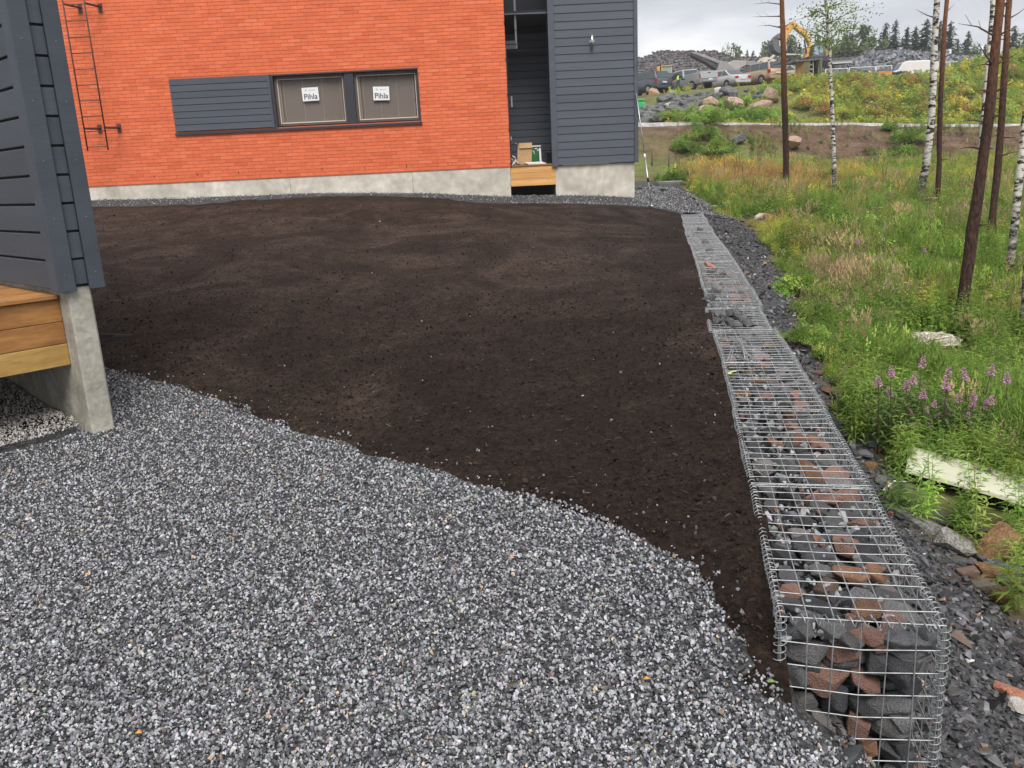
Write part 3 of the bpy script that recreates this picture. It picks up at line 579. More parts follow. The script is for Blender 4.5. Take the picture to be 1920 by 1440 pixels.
# ============================================================ GREY HOUSE (right)
gh = thing('boarded_house_wing', 'grey horizontally boarded house wing on a concrete plinth beside the brick wall', 'house', (2.1, FY, .8))
cx0, cx1 = 1.222, 3.10
c = MB(); c.box2((cx0 + .03, FY + .0, 1.6), (cx1 - .02, FY + 5, 6.9)); c.box2((cx0 + .02, FY + 5, 1.6), (cx0 + .3, FY + 6, 6.9)); core = c.build('wall', M_groove, gh)
p = MB(); p.box2((cx0, FY + .04, -.3), (3.035, FY + 4.9, 1.575)); p.build('plinth', M_conc, gh, bevel=.006)
for k in range(32):
    z = 1.59 + k * .1685
    b = MB(); b.add([(cx0 + .07, FY - .024, z), (3.03, FY - .024, z), (3.03, FY - .012, z + .160), (cx0 + .07, FY - .012, z + .160), (cx0 + .07, FY - .001, z), (3.03, FY - .001, z), (3.03, FY - .001, z + .160), (cx0 + .07, FY - .001, z + .160)],
                     [(0, 1, 2, 3), (4, 7, 6, 5), (0, 4, 5, 1), (3, 2, 6, 7), (0, 3, 7, 4), (1, 5, 6, 2)]); b.build('board', M_grey, gh)
MB().box2((cx0 - .068, FY - .045, 1.56), (cx0 + .068, FY + .06, 6.9)).build('corner_trim', M_grey, gh, bevel=.004)
MB().box2((3.032, FY - .045, 1.57), (3.118, FY + .06, 6.9)).build('corner_trim', M_grey, gh, bevel=.004)
MB().box2((3.08, FY + .062, 1.57), (3.112, FY + 5, 6.9)).build('side_cladding', M_grey, gh)
# recess back wall
rb = MB(); rb.box2((.15, 21.22, 1.0), (1.5, 21.4, 6.9)); rb.build('recess_wall', M_groove, gh)
M_greyd = M_grey
for k in range(20):
    z = 1.62 + k * .1685
    if z + .16 > 4.80: break
    MB().box2((.21, 21.19, z), (1.45, 21.215, z + .158)).build('recess_board', M_greyd, gh, bevel=.003)
sf = MB(); sf.box2((.21, FY + .1, 4.86), (1.2, 21.19, 4.9)); sf.build('soffit', M_groove, gh)
for k in range(10):
    y = 21.17 - k * .148; MB().add([(.212, y - .142, 4.835), (1.15, y - .142, 4.82), (1.15, y, 4.80), (.212, y, 4.815), (.212, y - .142, 4.855), (1.15, y - .142, 4.855), (1.15, y, 4.855), (.212, y, 4.855)], [(3, 2, 1, 0), (4, 5, 6, 7), (0, 1, 5, 4), (2, 3, 7, 6), (1, 2, 6, 5), (3, 0, 4, 7)]).build('soffit_board', M_greyd, gh)
MB().box2((.30, 20.9, 4.20), (1.16, 20.96, 4.265)).build('ledge', M_greym, gh)
po = MB(); po.box2((.43, 19.76, 4.13), (.475, 19.81, 6.8)); pst = po.build('railing_post', mat('grey steel', (.13, .14, .15), rough=.45, metal=.3), gh, bevel=.003)
for z in (4.22, 4.52, 4.85): MB().tube([(.453, 19.755, z), (.453, 19.765, z)], .014, 8).build('bolt', M_black, gh)
br = MB(); br.box2((.215, 19.72, 4.235), (.44, 19.80, 4.30)); br.box2((.215, 19.73, 4.13), (.44, 19.79, 4.22)); br.build('railing_bracket', M_greym, gh)
br = MB(); br.tube([(.23, 19.7, 5.1), (.42, 19.9, 4.75)], .008, 5); br.build('stay_wire', M_black, gh)
dr = MB(); dr.box2((.204, FY + .06, 1.62), (.235, FY + 1.55, 3.9)); dr.build('door', M_greym, gh)
MB().box2((.21, FY - .01, 1.6), (.232, FY + .04, 4.1)).build('door_trim', M_groove, gh)
MB().box2((.30, 21.15, 3.0), (.335, 21.185, 3.25)).build('name_plate', M_white, gh)
MB().box2((.236, 20.0, 2.2), (.262, 20.03, 2.28)).build('door_handle', M_zinc, gh)
# porch deck
dk = thing('porch_deck', 'small raw pine porch deck between the brick wall and the grey wing', 'deck', (.7, FY, 1.2))
for k in range(3):
    z = 1.60 - .145 * (k + 1); MB().box2((.195, FY + .02, z), (1.225, FY + .05, z + .142)).build('fascia_board', M_wood, dk, bevel=.003)
for k in range(11): MB().box2((.20, FY - .005 + k * .145, 1.603), (1.22, FY + .133 + k * .145, 1.631)).build('deck_board', M_wood2, dk, bevel=.003)
MB().box2((.19, FY + 1.6, .3), (1.23, FY + 1.7, 1.6)).build('void_shade_sheet', M_black, dk)  # black sheet stands in for the shade in the void under the porch
for x in (.20, 1.20): MB().box2((x, FY + .06, 1.2), (x + .04, FY + 1.55, 1.59)).build('joist', M_wood2, dk)
# wall lamp
wl = thing('wall_lamp', 'polished cylinder wall lamp on the grey boarded wing', 'lamp', (2.112, FY - .03, 4.19))
MB().tube([(2.112, FY - .02, 4.19), (2.112, FY - .035, 4.19)], .055, 16).build('back_plate', M_zinc, wl)
MB().tube([(2.112, FY - .09, 4.055), (2.112, FY - .09, 4.315)], .033, 14).build('lamp_body', mat('polished steel', (.6, .6, .58), rough=.2, metal=.9), wl)
MB().box2((2.10, FY - .07, 4.18), (2.124, FY - .03, 4.2)).build('arm', M_zinc, wl)
# clutter on the porch
M_card = mat('brown cardboard', (.42, .27, .14), (.52, .34, .18), scale=6, rough=.9)
bx = thing('cardboard_box', 'open brown cardboard box standing on the porch deck', 'box', (.54, FY + .4, 1.632))
q = MB()
R_ = rz3(.15); 
def bb(mb, c, d, R=None, m=0): mb.box(c, d, R, m)
bb(q, (.55, FY + .42, 1.86), (.33, .015, .42), ry3(.09)); bb(q, (.38, FY + .58, 1.85), (.012, .3, .40), ry3(.09)); bb(q, (.71, FY + .58, 1.84), (.012, .3, .38), ry3(.09)); bb(q, (.55, FY + .75, 1.86), (.33, .015, .42), ry3(.09)); q.build('box_wall', M_card, bx)
q = MB(); bb(q, (.575, FY + .40, 2.065), (.30, .012, .12), rx3(-.25)); bb(q, (.40, FY + .5, 2.10), (.16, .2, .01), ry3(.5)); q.build('flap', M_card, bx)
q = MB(); bb(q, (.60, FY + .30, 1.66), (.34, .3, .02), ry3(-.05)); q.build('bottom_flap', M_card, bx)
M_green = mat('green box card', (.012, .10, .035), (.02, .15, .05), scale=10, rough=.7)
g = thing('green_box', 'dark green printed box behind the cardboard box on the porch', 'box', (.80, FY + .55, 1.632))
MB().box((.79, FY + .62, 1.83), (.26, .16, .38), ry3(.06)).build('box_body', M_green, g)
q = MB(); q.box((.77, FY + .535, 1.90), (.012, .004, .07), ry3(-.5)); q.box((.765, FY + .535, 1.935), (.04, .004, .012)); q.box((.86, FY + .535, 1.95), (.03, .004, .03)); q.box((.82, FY + .535, 1.99), (.06, .004, .02)); q.build('print', M_white, g)
MB().box((.83, FY + .6, 2.045), (.21, .15, .025)).build('white_lid', M_white, g)
q = tag(MB().box((.91, FY + .47, 1.83), (.045, .03, .33), ry3(-.03)).box((.91, FY + .50, 1.83), (.012, .03, .33)).build('white_profile', M_white, None, loc=(.91, FY + .47, 1.65)), 'white upright plastic profile leaning on the green box', 'profile')
q = MB(); 
for k in range(3): q.box((.82 - .04 * k, FY + .12 + .03 * k, 1.645 + k * .018), (.42, .09, .014), rz3(.05 * k))
tag(q.build('white_lath', M_white, None, loc=(.8, FY + .1, 1.633)), 'flat white laths piled at the front of the porch deck', 'lath')
q = MB()
for k in range(6): q.box((1.13, FY + .45, 1.66 + k * .043), (.19, .3, .026), rz3(.04 * (k % 2)))
q.box((1.13, FY + .5, 1.77), (.12, .2, .24)); tag(q.build('black_crate', M_black, None, loc=(1.13, FY + .45, 1.632)), 'black slatted crate in the porch corner by the grey wing', 'crate')
q = MB(); r_ = random.Random(4)
for k in range(7): q.box((.29 + r_.uniform(-.05, .05), FY + .2 + r_.uniform(-.1, .1), 1.66 + k * .022), (.12, .08, .012), Euler((r_.uniform(-.8, .8), r_.uniform(-.8, .8), r_.uniform(0, 3))).to_matrix())
tag(q.build('crumpled_paper', M_white, None, loc=(.29, FY + .2, 1.633)), 'crumpled white paper on the porch deck against the brick wall', 'paper')
# leaning pole at the corner
pa, pb2 = np.array(atY(1222, 378, 19.0)), np.array(atY(1193, 175, 19.5))
pa[2] = float(H(pa[0], pa[1])); po = thing('leaning_pole', 'thin grey metal pole leaning against the grey wing corner', 'pole', pa)
mid = pa * .55 + pb2 * .45
MB().tube([pa, mid], .017, 8).build('lower_tube', M_zinc, po); MB().tube([mid, pb2], .012, 8).build('upper_tube', M_zinc, po); MB().tube([mid - (pb2 - pa) * .02, mid + (pb2 - pa) * .02], .022, 8).build('collar', M_white, po)
MB().tube([pa + (0, 0, .0), pa + (0, 0, .05)], .035, 8).build('foot', M_zinc, po)
MB().tube([pa * .78 + pb2 * .22, pa * .74 + pb2 * .26], .023, 8).build('clamp', M_black, po)
# ============================================================ LEFT HOUSE END WALL
lh = thing('boarded_end_wall', 'shade-darkened grey boarded end wall on a narrow concrete footing at the left edge', 'house', EL(.12, .2, .0))
RE = np.array([E_, L_, [0, 0, 1]]).T      # local (e,l,z) -> world
def ebox(mb, e0, e1, l0, l1, z0, z1, m=0):
    mb.box(EL((e0 + e1) / 2, (l0 + l1) / 2, (z0 + z1) / 2), (e1 - e0, l1 - l0, z1 - z0), RE, m); return mb
TH = .262
ebox(MB(), .012, TH - .02, .02, 4.6, 1.005, 6.6).build('wall_core', M_groove, lh)
ebox(MB(), .045, .19, .02, 4.6, -.4, 1.012).build('footing', M_conc2, lh, bevel=.012)
M_nail = mat('nail head', (.16, .17, .18), rough=.5)
for k in range(33):
    z = 1.0 + k * .168
    ebox(MB(), -.012, .0115, .112, 4.6, z + (.014 if k else .0), z + .168).build('board', M_grey_shade, lh, bevel=.004)
    ebox(MB(), .090, .170, -.0, .0195, z + (.014 if k else .02), z + .168).build('end_board', M_grey_shade, lh, bevel=.003)
ebox(MB(), -.016, .0115, -.004, .108, .985, 6.6).build('corner_trim', M_grey_shade, lh, bevel=.003)
ebox(MB(), -.0155, .088, -.026, -.0045, .985, 6.6).build('corner_trim', M_grey_shade, lh, bevel=.003)
ebox(MB(), .168, TH, -.026, -.0045, .985, 6.6).build('corner_trim', M_grey_shade, lh, bevel=.003)
ebox(MB(), TH - .02, TH + .003, -.003, 4.6, .99, 6.6).build('side_cladding', M_grey_shade, lh)
nl = MB()
for k in range(0, 33, 2):
    for e in (.03, .215): p = EL(e, -.027, 1.09 + k * .168); nl.tube([p, p - L_ * .003], .004, 6)
nl.build('nail_head', M_nail, lh)
# deck left of it
ld = thing('timber_deck', 'raised timber deck with three orange brown fascia boards beside the dark end wall', 'deck', EL(-.6, .3, .5))
for k in range(3):
    z1_ = .925 - k * .142; ebox(MB(), -2.6, .043, .175, .203, z1_ - .139, z1_).build('fascia_board', M_wood2 if k < 2 else mat('lighter deck plank', (.34, .20, .055), (.46, .29, .09), scale=2.2, rough=.65, stretch=(1.2, 1.2, 9), fine=(14, .12)), ld, bevel=.003)
for k in range(14): ebox(MB(), -2.6, .030, .150 + k * .125, .269 + k * .125, .930, .958).build('deck_board', M_wood2, ld, bevel=.004)
ebox(MB(), -2.6, .04, 1.95, 2.0, -.3, .92).build('back_beam', M_wood2, ld)
for e in (-2.4, -1.4): ebox(MB(), e, e + .05, .21, 1.9, .7, .92).build('joist', M_wood2, ld)
# buried strip of edging sticking out of the soil
pr = ground(190, 640); es = MB(); ps = [ground(184, 641), ground(215, 640), ground(245, 636), ground(270, 631)]
V = []
for i, p in enumerate(ps): h = [.05, .045, .02, .004][i]; V += [(p[0], p[1], p[2] - .02), (p[0], p[1], p[2] + h + .02), (p[0], p[1] + .012, p[2] + h + .02), (p[0], p[1] + .012, p[2] - .02)]
fs = []
for i in range(3): b = i * 4; fs += [(b + j, b + 4 + j, b + 4 + (j + 1) % 4, b + (j + 1) % 4) for j in range(4)]
es.add(V, fs + [(0, 1, 2, 3), (15, 14, 13, 12)]); tag(es.build('edging_strip', M_greym, None, loc=ps[0]), 'curved dark edging strip sticking out of the soil by the end wall', 'edging')
# ============================================================ GABION WALL
tones = [(.20, .20, .205), (.15, .15, .155), (.12, .12, .125), (.05, .052, .057), (.075, .077, .082), (.10, .10, .105), (.14, .14, .14), (.09, .085, .085), (.055, .057, .063), (.085, .088, .095), (.11, .112, .12), (.038, .04, .045), (.07, .07, .075), (.16, .155, .155), (.26, .14, .085), (.24, .135, .105), (.30, .165, .125), (.15, .15, .155), (.17, .095, .055), (.22, .20, .20), (.06, .062, .07), (.13, .09, .07)]
M_rock = obj_mat('quarry stone', tones, rough=.78, bump=(26, .9, .014), fine=(46, .6), spec=.4)
M_rockd = obj_mat('dark quarry stone', tones[:10], rough=.78, bump=(26, .8, .012), fine=(34, .38), spec=.4)
rock_me = [hull_mesh('stone', 17 + k % 5, (1, .8, .66), M_rock, 500 + k, blocky=.3, bevel=.018) for k in range(14)]
M_wire = mat('galvanised wire', (.26, .275, .285), (.44, .455, .465), scale=30, rough=.45, metal=.6, spec=.5)
cum = np.r_[0, np.cumsum(np.linalg.norm(np.diff(GC[:, :2], axis=0), axis=1))]
fine_s = np.linspace(0, cum[-1], 200); px_ = np.interp(fine_s, cum, GC[:, 0]); py_ = np.interp(fine_s, cum, GC[:, 1])
NB = int(round(cum[-1] / 1.0)); nodes = np.linspace(0, cum[-1], NB + 1)
nodeP = np.c_[np.interp(nodes, fine_s, px_), np.interp(nodes, fine_s, py_)]
r5 = random.Random(11)
ords = ['nearest', 'second', 'third', 'fourth', 'fifth', 'sixth', 'seventh', 'eighth', 'ninth', 'tenth', 'eleventh', 'twelfth', 'thirteenth', 'fourteenth', 'fifteenth', 'sixteenth', 'seventeenth', 'eighteenth']
notes = {0: 'nearest wire gabion basket with its open front end facing the camera', 1: 'second wire gabion basket from the near end, soil spilling to its left edge', 5: 'sixth wire gabion basket from the near end, under the folded loose wire'}
def helix(mb, a, b, r, pitch, wr, seg=7, ph=0):
    a = np.array(a, float); b = np.array(b, float); Ln = np.linalg.norm(b - a); t = (b - a) / Ln; u = np.cross(t, (0, 0, 1.)); u = u / np.linalg.norm(u) if np.linalg.norm(u) > .1 else np.array((1., 0, 0)); v = np.cross(t, u)
    n = int(Ln / pitch * seg); k = np.arange(n + 1); an = k / seg * 2 * math.pi + ph
    rr = r * (1 + .12 * np.sin(an * .07 + ph * 3)); P = a + t * (k[:, None] / seg * pitch) + np.cos(an)[:, None] * u * rr[:, None] + np.sin(an)[:, None] * v * rr[:, None]
    mb.tube(P, wr, 3, cap=False)
HW = .222; MS = .0745
for i in range(NB):
    a, b = nodeP[i], nodeP[i + 1]; tdir = np.array([*(b - a), 0]); Ln = np.linalg.norm(tdir); tdir /= Ln; nrm = np.array([tdir[1], -tdir[0], 0])
    ym = (a[1] + b[1]) / 2; dz = r5.uniform(-.012, .012) if i else 0; dl = r5.uniform(-.012, .012) if i else 0
    zt = lambda s: float(gtop(a[1] + (b[1] - a[1]) * s / Ln)) + dz
    def Q(s, o, d=0.): return np.array([a[0], a[1], 0]) + tdir * s + nrm * (o + dl) + np.array([0, 0, zt(s) + d])
    lab = notes.get(i, '%s wire gabion basket of the row, counted from the near end' % ords[i])
    bk = thing('gabion_basket', lab, 'gabion', Q(Ln / 2, 0, -1.0), group='wire gabion baskets retaining the yard')
    near = i < 7; ns = 5 if near else 4; wr = .0023 if near else .0025
    lid = MB()
    for k in range(7):
        o = -HW + k * 2 * HW / 6; wob = r5.uniform(-.003, .003)
        lid.tube([Q(s, o + wob * math.sin(s * 4), .006 * math.sin(s * 5 + k) * (0 < k < 6)) for s in np.linspace(0, Ln, 7)], wr, ns, cap=False)
    nc = int(round(Ln / MS))
    for k in range(nc + 1):
        s = k * Ln / nc + r5.uniform(-.003, .003); sg_ = r5.uniform(-.007, .004)
        lid.tube([Q(s, o, .005 + sg_ * (1 - (o / HW)**2)) for o in (-HW - .004, -HW / 2, 0, HW / 2, HW + .004)], wr, ns, cap=False)
    lid.build('lid_mesh', M_wire, bk)
    side = MB()
    for k in range(nc + 1): s = k * Ln / nc; side.tube([Q(s, HW + .004, 0), Q(s, HW + .004 + r5.uniform(-.004, .006), -.5), Q(s, HW + .004, -.98)], wr, 4, cap=False)
    for k in range(1, 14): side.tube([Q(0, HW, -k * MS), Q(Ln / 2, HW + .006, -k * MS), Q(Ln, HW, -k * MS)], wr, 4, cap=False)
    side.build('outer_side_mesh', M_wire, bk)
    side = MB()
    for k in range(nc + 1): s = k * Ln / nc; side.tube([Q(s, -HW - .004, 0), Q(s, -HW - .004, -.45 if i == 0 else -.2)], wr, 4, cap=False)
    for k in range(1, 6 if i == 0 else 3): side.tube([Q(0, -HW, -k * MS), Q(Ln, -HW, -k * MS)], wr, 4, cap=False)
    side.build('inner_side_mesh', M_wire, bk)
    if i == 0:
        em = MB()
        for k in range(7): o = -HW + k * 2 * HW / 6; em.tube([Q(-.004, o, 0), Q(-.012, o + r5.uniform(-.004, .004), -.3), Q(-.008, o + r5.uniform(-.006, .006), -.65), Q(-.004, o, -.98)], wr, 5, cap=False)
        for k in range(1, 14): em.tube([Q(0, -HW, -k * MS), Q(-.016, 0, -k * MS - .004), Q(0, HW, -k * MS)], wr, 5, cap=False)
        em.build('end_mesh', M_wire, bk)
        cb = MB(); helix(cb, Q(0, -HW, 0), Q(0, HW, 0), .015, .033, .0022); cb.build('spiral_binder', M_wire, bk)
        cb = MB(); helix(cb, Q(0, HW, -.0), Q(0, HW, -.98), .0165, .0245, .0022, 8); cb.tube([Q(0.004, HW, 0), Q(0.004, HW, -.98)], .003, 5); cb.build('spiral_binder', M_wire, bk)
        cb = MB(); helix(cb, Q(0, -HW, -.0), Q(0, -HW, -.4), .0165, .0245, .0022, 8); cb.tube([Q(0.004, -HW, 0), Q(0.004, -HW, -.5)], .003, 5); cb.build('spiral_binder', M_wire, bk)
    seg = 7 if i < 5 else (6 if i < 9 else 5); pit = .030 if i < 9 else .04
    cb = MB(); helix(cb, Q(0, HW, 0), Q(Ln, HW, 0), .0155, pit, .0021, seg); cb.build('spiral_binder', M_wire, bk)
    cb = MB(); helix(cb, Q(0, -HW, 0), Q(Ln, -HW, 0), .0155, pit, .0021, seg, 1.); cb.build('spiral_binder', M_wire, bk)
    if i < NB - 1 or True:
        cb = MB(); helix(cb, Q(Ln, -HW, .002), Q(Ln, HW, .002), .009, .035, .002, 5); cb.tube([Q(Ln - .008, -HW, .002), Q(Ln - .008, HW, .002)], .0026, 5, cap=False); cb.build('seam_wire', M_wire, bk)
    fill = MB(); fill.add([Q(s, o, d) for s in (.13, Ln) for o in (-.17, .15) for d in (-1.0, -.14)], [(0, 1, 3, 2), (4, 6, 7, 5), (0, 4, 5, 1), (2, 3, 7, 6), (0, 2, 6, 4), (1, 5, 7, 3)])
    fo_ = fill.build('inner_fill', M_gravbase, bk)
    # stones
    bo_ = origin(bk)
    def stone(s, o, d, size, squash=1., top=False):
        if i == 0 and s < .06: s = .06
        me = rock_me[r5.randrange(14)]; st = bpy.data.objects.new('stone', me); COL.objects.link(st); st.parent = bk
        p = Q(s, o, d) - bo_; st.location = [float(c) for c in p]
        st.rotation_euler = (r5.uniform(-.45, .45), r5.uniform(-.45, .45), r5.uniform(0, 6.28))
        st.scale = (size * r5.uniform(.9, 1.25), size * r5.uniform(.85, 1.05), size * squash * r5.uniform(.8, 1.1))
    big = i in (0, 1, 2, 3, 5, 6, 7)
    for kx in range(4):
        for ks in range(9 if near else 7):
            n_ = 9 if near else 7
            s = (ks + .5 + r5.uniform(-.3, .3)) * Ln / n_; o = -.16 + kx * .107 + r5.uniform(-.03, .03)
            if near and kx < 2 and r5.random() < .2: continue
            sz = r5.uniform(.11, .175) * (1.08 if kx > 1 else .85)
            stone(s, min(max(o, -.155), .15), -.016 - sz * .34 - r5.uniform(0, .022), sz, .75, True)
    for kx in range(3):
        for ks in range(5): stone((ks + .5 + r5.uniform(-.3, .3)) * Ln / 5, -.13 + kx * .13, -.17 + r5.uniform(-.02, .02), r5.uniform(.14, .18))
    if i == 0:
        z_ = -.075; row = 0
        while z_ > -1.0:
            x_ = -.165 + (row % 2) * .03
            while x_ < .18:
                sz = r5.uniform(.10, .155); stone(.08 + r5.uniform(-.008, .012), x_, z_ + r5.uniform(-.012, .012), sz); x_ += sz * .72
            z_ -= .080; row += 1
        for kz in range(9):
            for ks in range(2): stone(.17, -.12 + .24 * ks, -.1 - .1 * kz, .15)
    if i < 3:
        for kz in range(5):
            for ks in range(7): stone((ks + .6) * Ln / 7, .145, -.12 - .115 * kz, r5.uniform(.12, .15))
    # small chips among the stones, mostly on the yard side
    n = 330 if near else 260; u = rng.random(n); o = np.where(u < .7, rng.uniform(-.205, .02, n), rng.uniform(-.05, .19, n)); s = rng.uniform(.03, Ln - .02, n)
    c_ = np.array([Q(s[j], o[j], 0) for j in range(n)]); sc = np.clip(rng.lognormal(math.log(.034), .35, n), .015, .07)
    c_[:, 2] += -.03 - sc * .4 - rng.uniform(0, .075, n) + np.where(rng.random(n) < (.03 if near else .12), .03, 0)
    col = greys(n, dark=(.03, .031, .035), lite=(.42, .42, .43), p=1.7); wm = rng.random(n) < .05; col[wm] = np.array((.26, .14, .10)) * rng.uniform(.5, 1.2, (int(wm.sum()), 1))
    scatter('stone_chips', gp, c_ - bo_, rrot(n), sc, rng.integers(0, 8, n), col, None, None, parent=bk)
# heap of stones lying on top of the mesh in the middle of the row, and the red one
M_loose = M_rockd
lr = random.Random(5)
sharp_me = [hull_mesh('stone', 15 + k % 4, (1, .85, .7), M_rock, 560 + k, blocky=.35, bevel=.006) for k in range(8)]
def loose_stone(P, size, label, group=None, m=None, name='loose_stone', rot=None, me=None):
    me = (me or sharp_me[lr.randrange(8)])
    if m is not None: me = me.copy(); me.materials.clear(); me.materials.append(m)
    o = bpy.data.objects.new(name, me); COL.objects.link(o); o.location = [float(c) for c in P]; o.scale = size if hasattr(size, '__len__') else (size,) * 3
    o.rotation_euler = rot or (lr.uniform(-.3, .3), lr.uniform(-.3, .3), lr.uniform(0, 6.28)); return tag(o, label, 'stone', group)
def colmat(name, c, c2=None, **k): return mat(name, c, c2 or tuple(v * 1.5 for v in c), scale=k.pop('scale', 8), rough=.8, bump=k.pop('bump', (20, .8, .02)), fine=(30, .3), **k)
M_redst = colmat('red granite', (.34, .12, .07), (.50, .24, .16)); M_rustst = colmat('rusty stone', (.13, .065, .028), (.26, .15, .07)); M_pinkst = colmat('pink granite', (.30, .19, .14), (.46, .33, .26)); M_greyst = colmat('grey stone', (.08, .08, .085), (.18, .18, .18)); M_palest = colmat('pale stone', (.42, .39, .35), (.60, .56, .52)); M_tanst = colmat('tan boulder', (.36, .24, .16), (.52, .38, .28))
def ontop(px, py, h=.02):
    z = .3
    for _ in range(6): p = atz(px, py, z); z = float(gtop(p[1])) + h
    return p
for (px, py) in [(1385, 592), (1352, 598), (1368, 603), (1395, 600), (1372, 586), (1342, 545), (1350, 590), (1404, 606), (1335, 510), (1355, 515), (1322, 455), (1312, 430), (1330, 560), (1330, 470), (1345, 600), (1380, 608)]:
    p = ontop(px, py); loose_stone(p, lr.uniform(.09, .15), 'dark flat stone lying loose on top of the gabion mesh halfway along the row', 'dark stones lying on the gabion mesh', M_greyst)
loose_stone(ontop(1331, 497), (.2, .13, .08), 'orange red broken stone on top of the gabion mesh about two thirds along the row', m=M_redst)
# folded loose wire resting on the mesh
fw = MB(); tp = ontop(1380, 645); l1 = ontop(1363, 677); l2 = ontop(1366, 678); m1 = ontop(1397, 662); m2 = ontop(1400, 668); e1 = ontop(1418, 678); e2 = ontop(1413, 671)
up = np.array([0, 0, .05])
fw.tube([l1, tp + up, l2 + (0.015, .01, 0)], .004, 5, smooth=False); fw.tube([tp + up, m1 + up * .3, e1], .004, 5, smooth=False); fw.tube([tp + up + (.02, .02, 0), m2 + up * .2, e2, e1 + (.02, 0, 0)], .004, 5, smooth=False); fw.tube([ontop(1389, 646) + up, ontop(1397, 674)], .004, 5)
fw.tube([ontop(1366, 675), ontop(1385, 650) + up * .6, ontop(1412, 676)], .0035, 5, smooth=False)
tag(fw.build('loose_wire', M_wire, None, loc=tp), 'folded loose wires lying crossed on top of the gabion mesh', 'wire')
yl = MB(); p = ontop(1372, 697, .03); yl.box(p, (.07, .012, .004), rz3(.5)); yl.box(p + (-.02, -.03, 0), (.04, .02, .004), rz3(1.2)); tag(yl.build('yellow_tape', mat('yellow tape', (.6, .6, .2), rough=.6), None, loc=p), 'scrap of yellow tape on the soil side gabion edge', 'tape')
# far gabion behind the house corner
fb = thing('gabion_basket', 'distant wire gabion piece at the end of the path beyond the grey house', 'gabion', (5.3, 26.4, .2), group=None)
q = MB(); P0 = np.array([5.15, 26.2, .93])
for k in range(7): q.tube([P0 + (-.35 + k * .12, 0, 0), P0 + (-.15 + k * .12, 1.2, 0)], .006, 4)
for k in range(12): q.tube([P0 + (-.35 + k * .018, k * .11, 0), P0 + (.37 + k * .018, k * .11, 0)], .006, 4)
q.build('lid_mesh', M_wire, fb); q = MB(); q.box(P0 + (.05, .5, -.32), (.66, 1.1, .56), rz3(-.15)); q.build('stone_fill', M_greyst, fb)
# ============================================================ stones and litter outside the wall
def place(px, py, size, label, m, rot=None, name='loose_stone', up=.3, group=None):
    g = ground(px, py); return loose_stone(g + np.array([0, 0, size[2] * up]), size, label, group, m, name=name, rot=rot)
place(1868, 1045, (.36, .26, .24), 'large rust brown split stone among the green weeds on the slope', M_rustst, (.3, -.5, .4))
place(1862, 1080, (.28, .12, .10), 'rusty wedge of stone just under the large rust brown one', M_rustst, (.1, .2, -.2))
place(1845, 1105, (.17, .11, .07), 'flat brown stone lying below the rusty stones', M_tanst.copy() if False else colmat('brown stone', (.15, .125, .10), (.22, .19, .155)), (.0, .1, .2))
place(1895, 1078, (.22, .10, .09), 'long dark grey stone at the right edge below the rust stone', M_greyst, (.1, 0, .1))
place(1905, 1105, (.22, .10, .08), 'long reddish dark stone at the right edge of the stone cluster', colmat('dark red stone', (.09, .05, .04), (.15, .09, .07)), (.0, .1, 0))
place(1813, 1078, (.14, .12, .08), 'small brown red stone left in the stone cluster', colmat('brown red stone', (.16, .09, .07), (.2, .15, .12)), (.2, .1, 0))
for (px, py) in [(1800, 1058), (1822, 1060), (1838, 1052), (1848, 1063), (1868, 1060), (1875, 1066), (1808, 1092), (1795, 1035), (1880, 1092)]: place(px, py, (.09, .07, .06), 'small dark stone in the cluster beside the rusty stones', M_greyst, group='small dark stones in the cluster')
place(1790, 1032, (.30, .18, .17), 'pale mottled grey boulder between the slope and the stone cluster', colmat('mottled stone', (.10, .095, .085), (.34, .33, .30), scale=16), (.1, .4, -.5))
place(1730, 985, (.62, .20, .12), 'long grey streaked slab of stone beside the gabion wall', colmat('streaked stone', (.07, .07, .07), (.26, .255, .24), scale=22), (.0, .25, -.85), up=.1)
place(1790, 985, (.46, .20, .10), 'dark brown flat slab lying under the white plastic trough', colmat('slab', (.07, .065, .06), (.16, .15, .14)), (.0, .1, -.55), up=.2)
place(1880, 1130, (.16, .13, .15), 'rust orange angular stone at the edge of the weeds on the right', M_rustst, (.5, .2, .4))
place(1893, 1305, (.15, .09, .08), 'pinkish red stone among the dark chips at the lower right', M_redst, (.2, .2, -.6))
place(1905, 1330, (.10, .09, .08), 'pale grey stone beside the pinkish stone at the lower right', M_palest)
place(1648, 848, (.08, .06, .07), 'small bright orange stone beside the gabion wall', M_redst)
place(1640, 838, (.26, .15, .08), 'green grey slab leaning at the edge of the fireweed', M_greyst, (.2, .1, -.1))
place(1618, 858, (.14, .12, .10), 'angular dark grey stone beside the small orange stone', M_greyst)
place(1632, 880, (.10, .09, .08), 'small brown stone below the orange stone', M_rustst)
place(1668, 915, (.12, .09, .07), 'brown stone in front of the white trough end', M_tanst)
place(1712, 905, (.11, .08, .06), 'rusty stone under the white trough end', M_rustst)
place(1650, 905, (.13, .10, .08), 'grey wet stone left of the white trough', M_greyst)
place(1668, 968, (.06, .05, .05), 'little orange stone on the shale beside the gabion wall', M_redst)
place(1572, 772, (.26, .11, .08), 'long rusty stone lying against the slope next to the gabion wall', M_rustst, (.1, .1, -1.0))
place(1615, 812, (.20, .14, .08), 'reddish brown slab at the foot of the fireweed', colmat('red slab', (.10, .06, .05), (.18, .11, .09)), (.1, .2, -.4))
place(1552, 738, (.16, .10, .07), 'orange brown flat stone near the thin root', M_rustst)
place(1533, 702, (.14, .10, .06), 'reddish flat stone on the dark slope', colmat('reddish stone', (.16, .08, .06), (.22, .13, .1)))
place(1446, 415, (.42, .30, .24), 'rounded salmon pink stone on the bare earth patch', M_redst, up=.4)
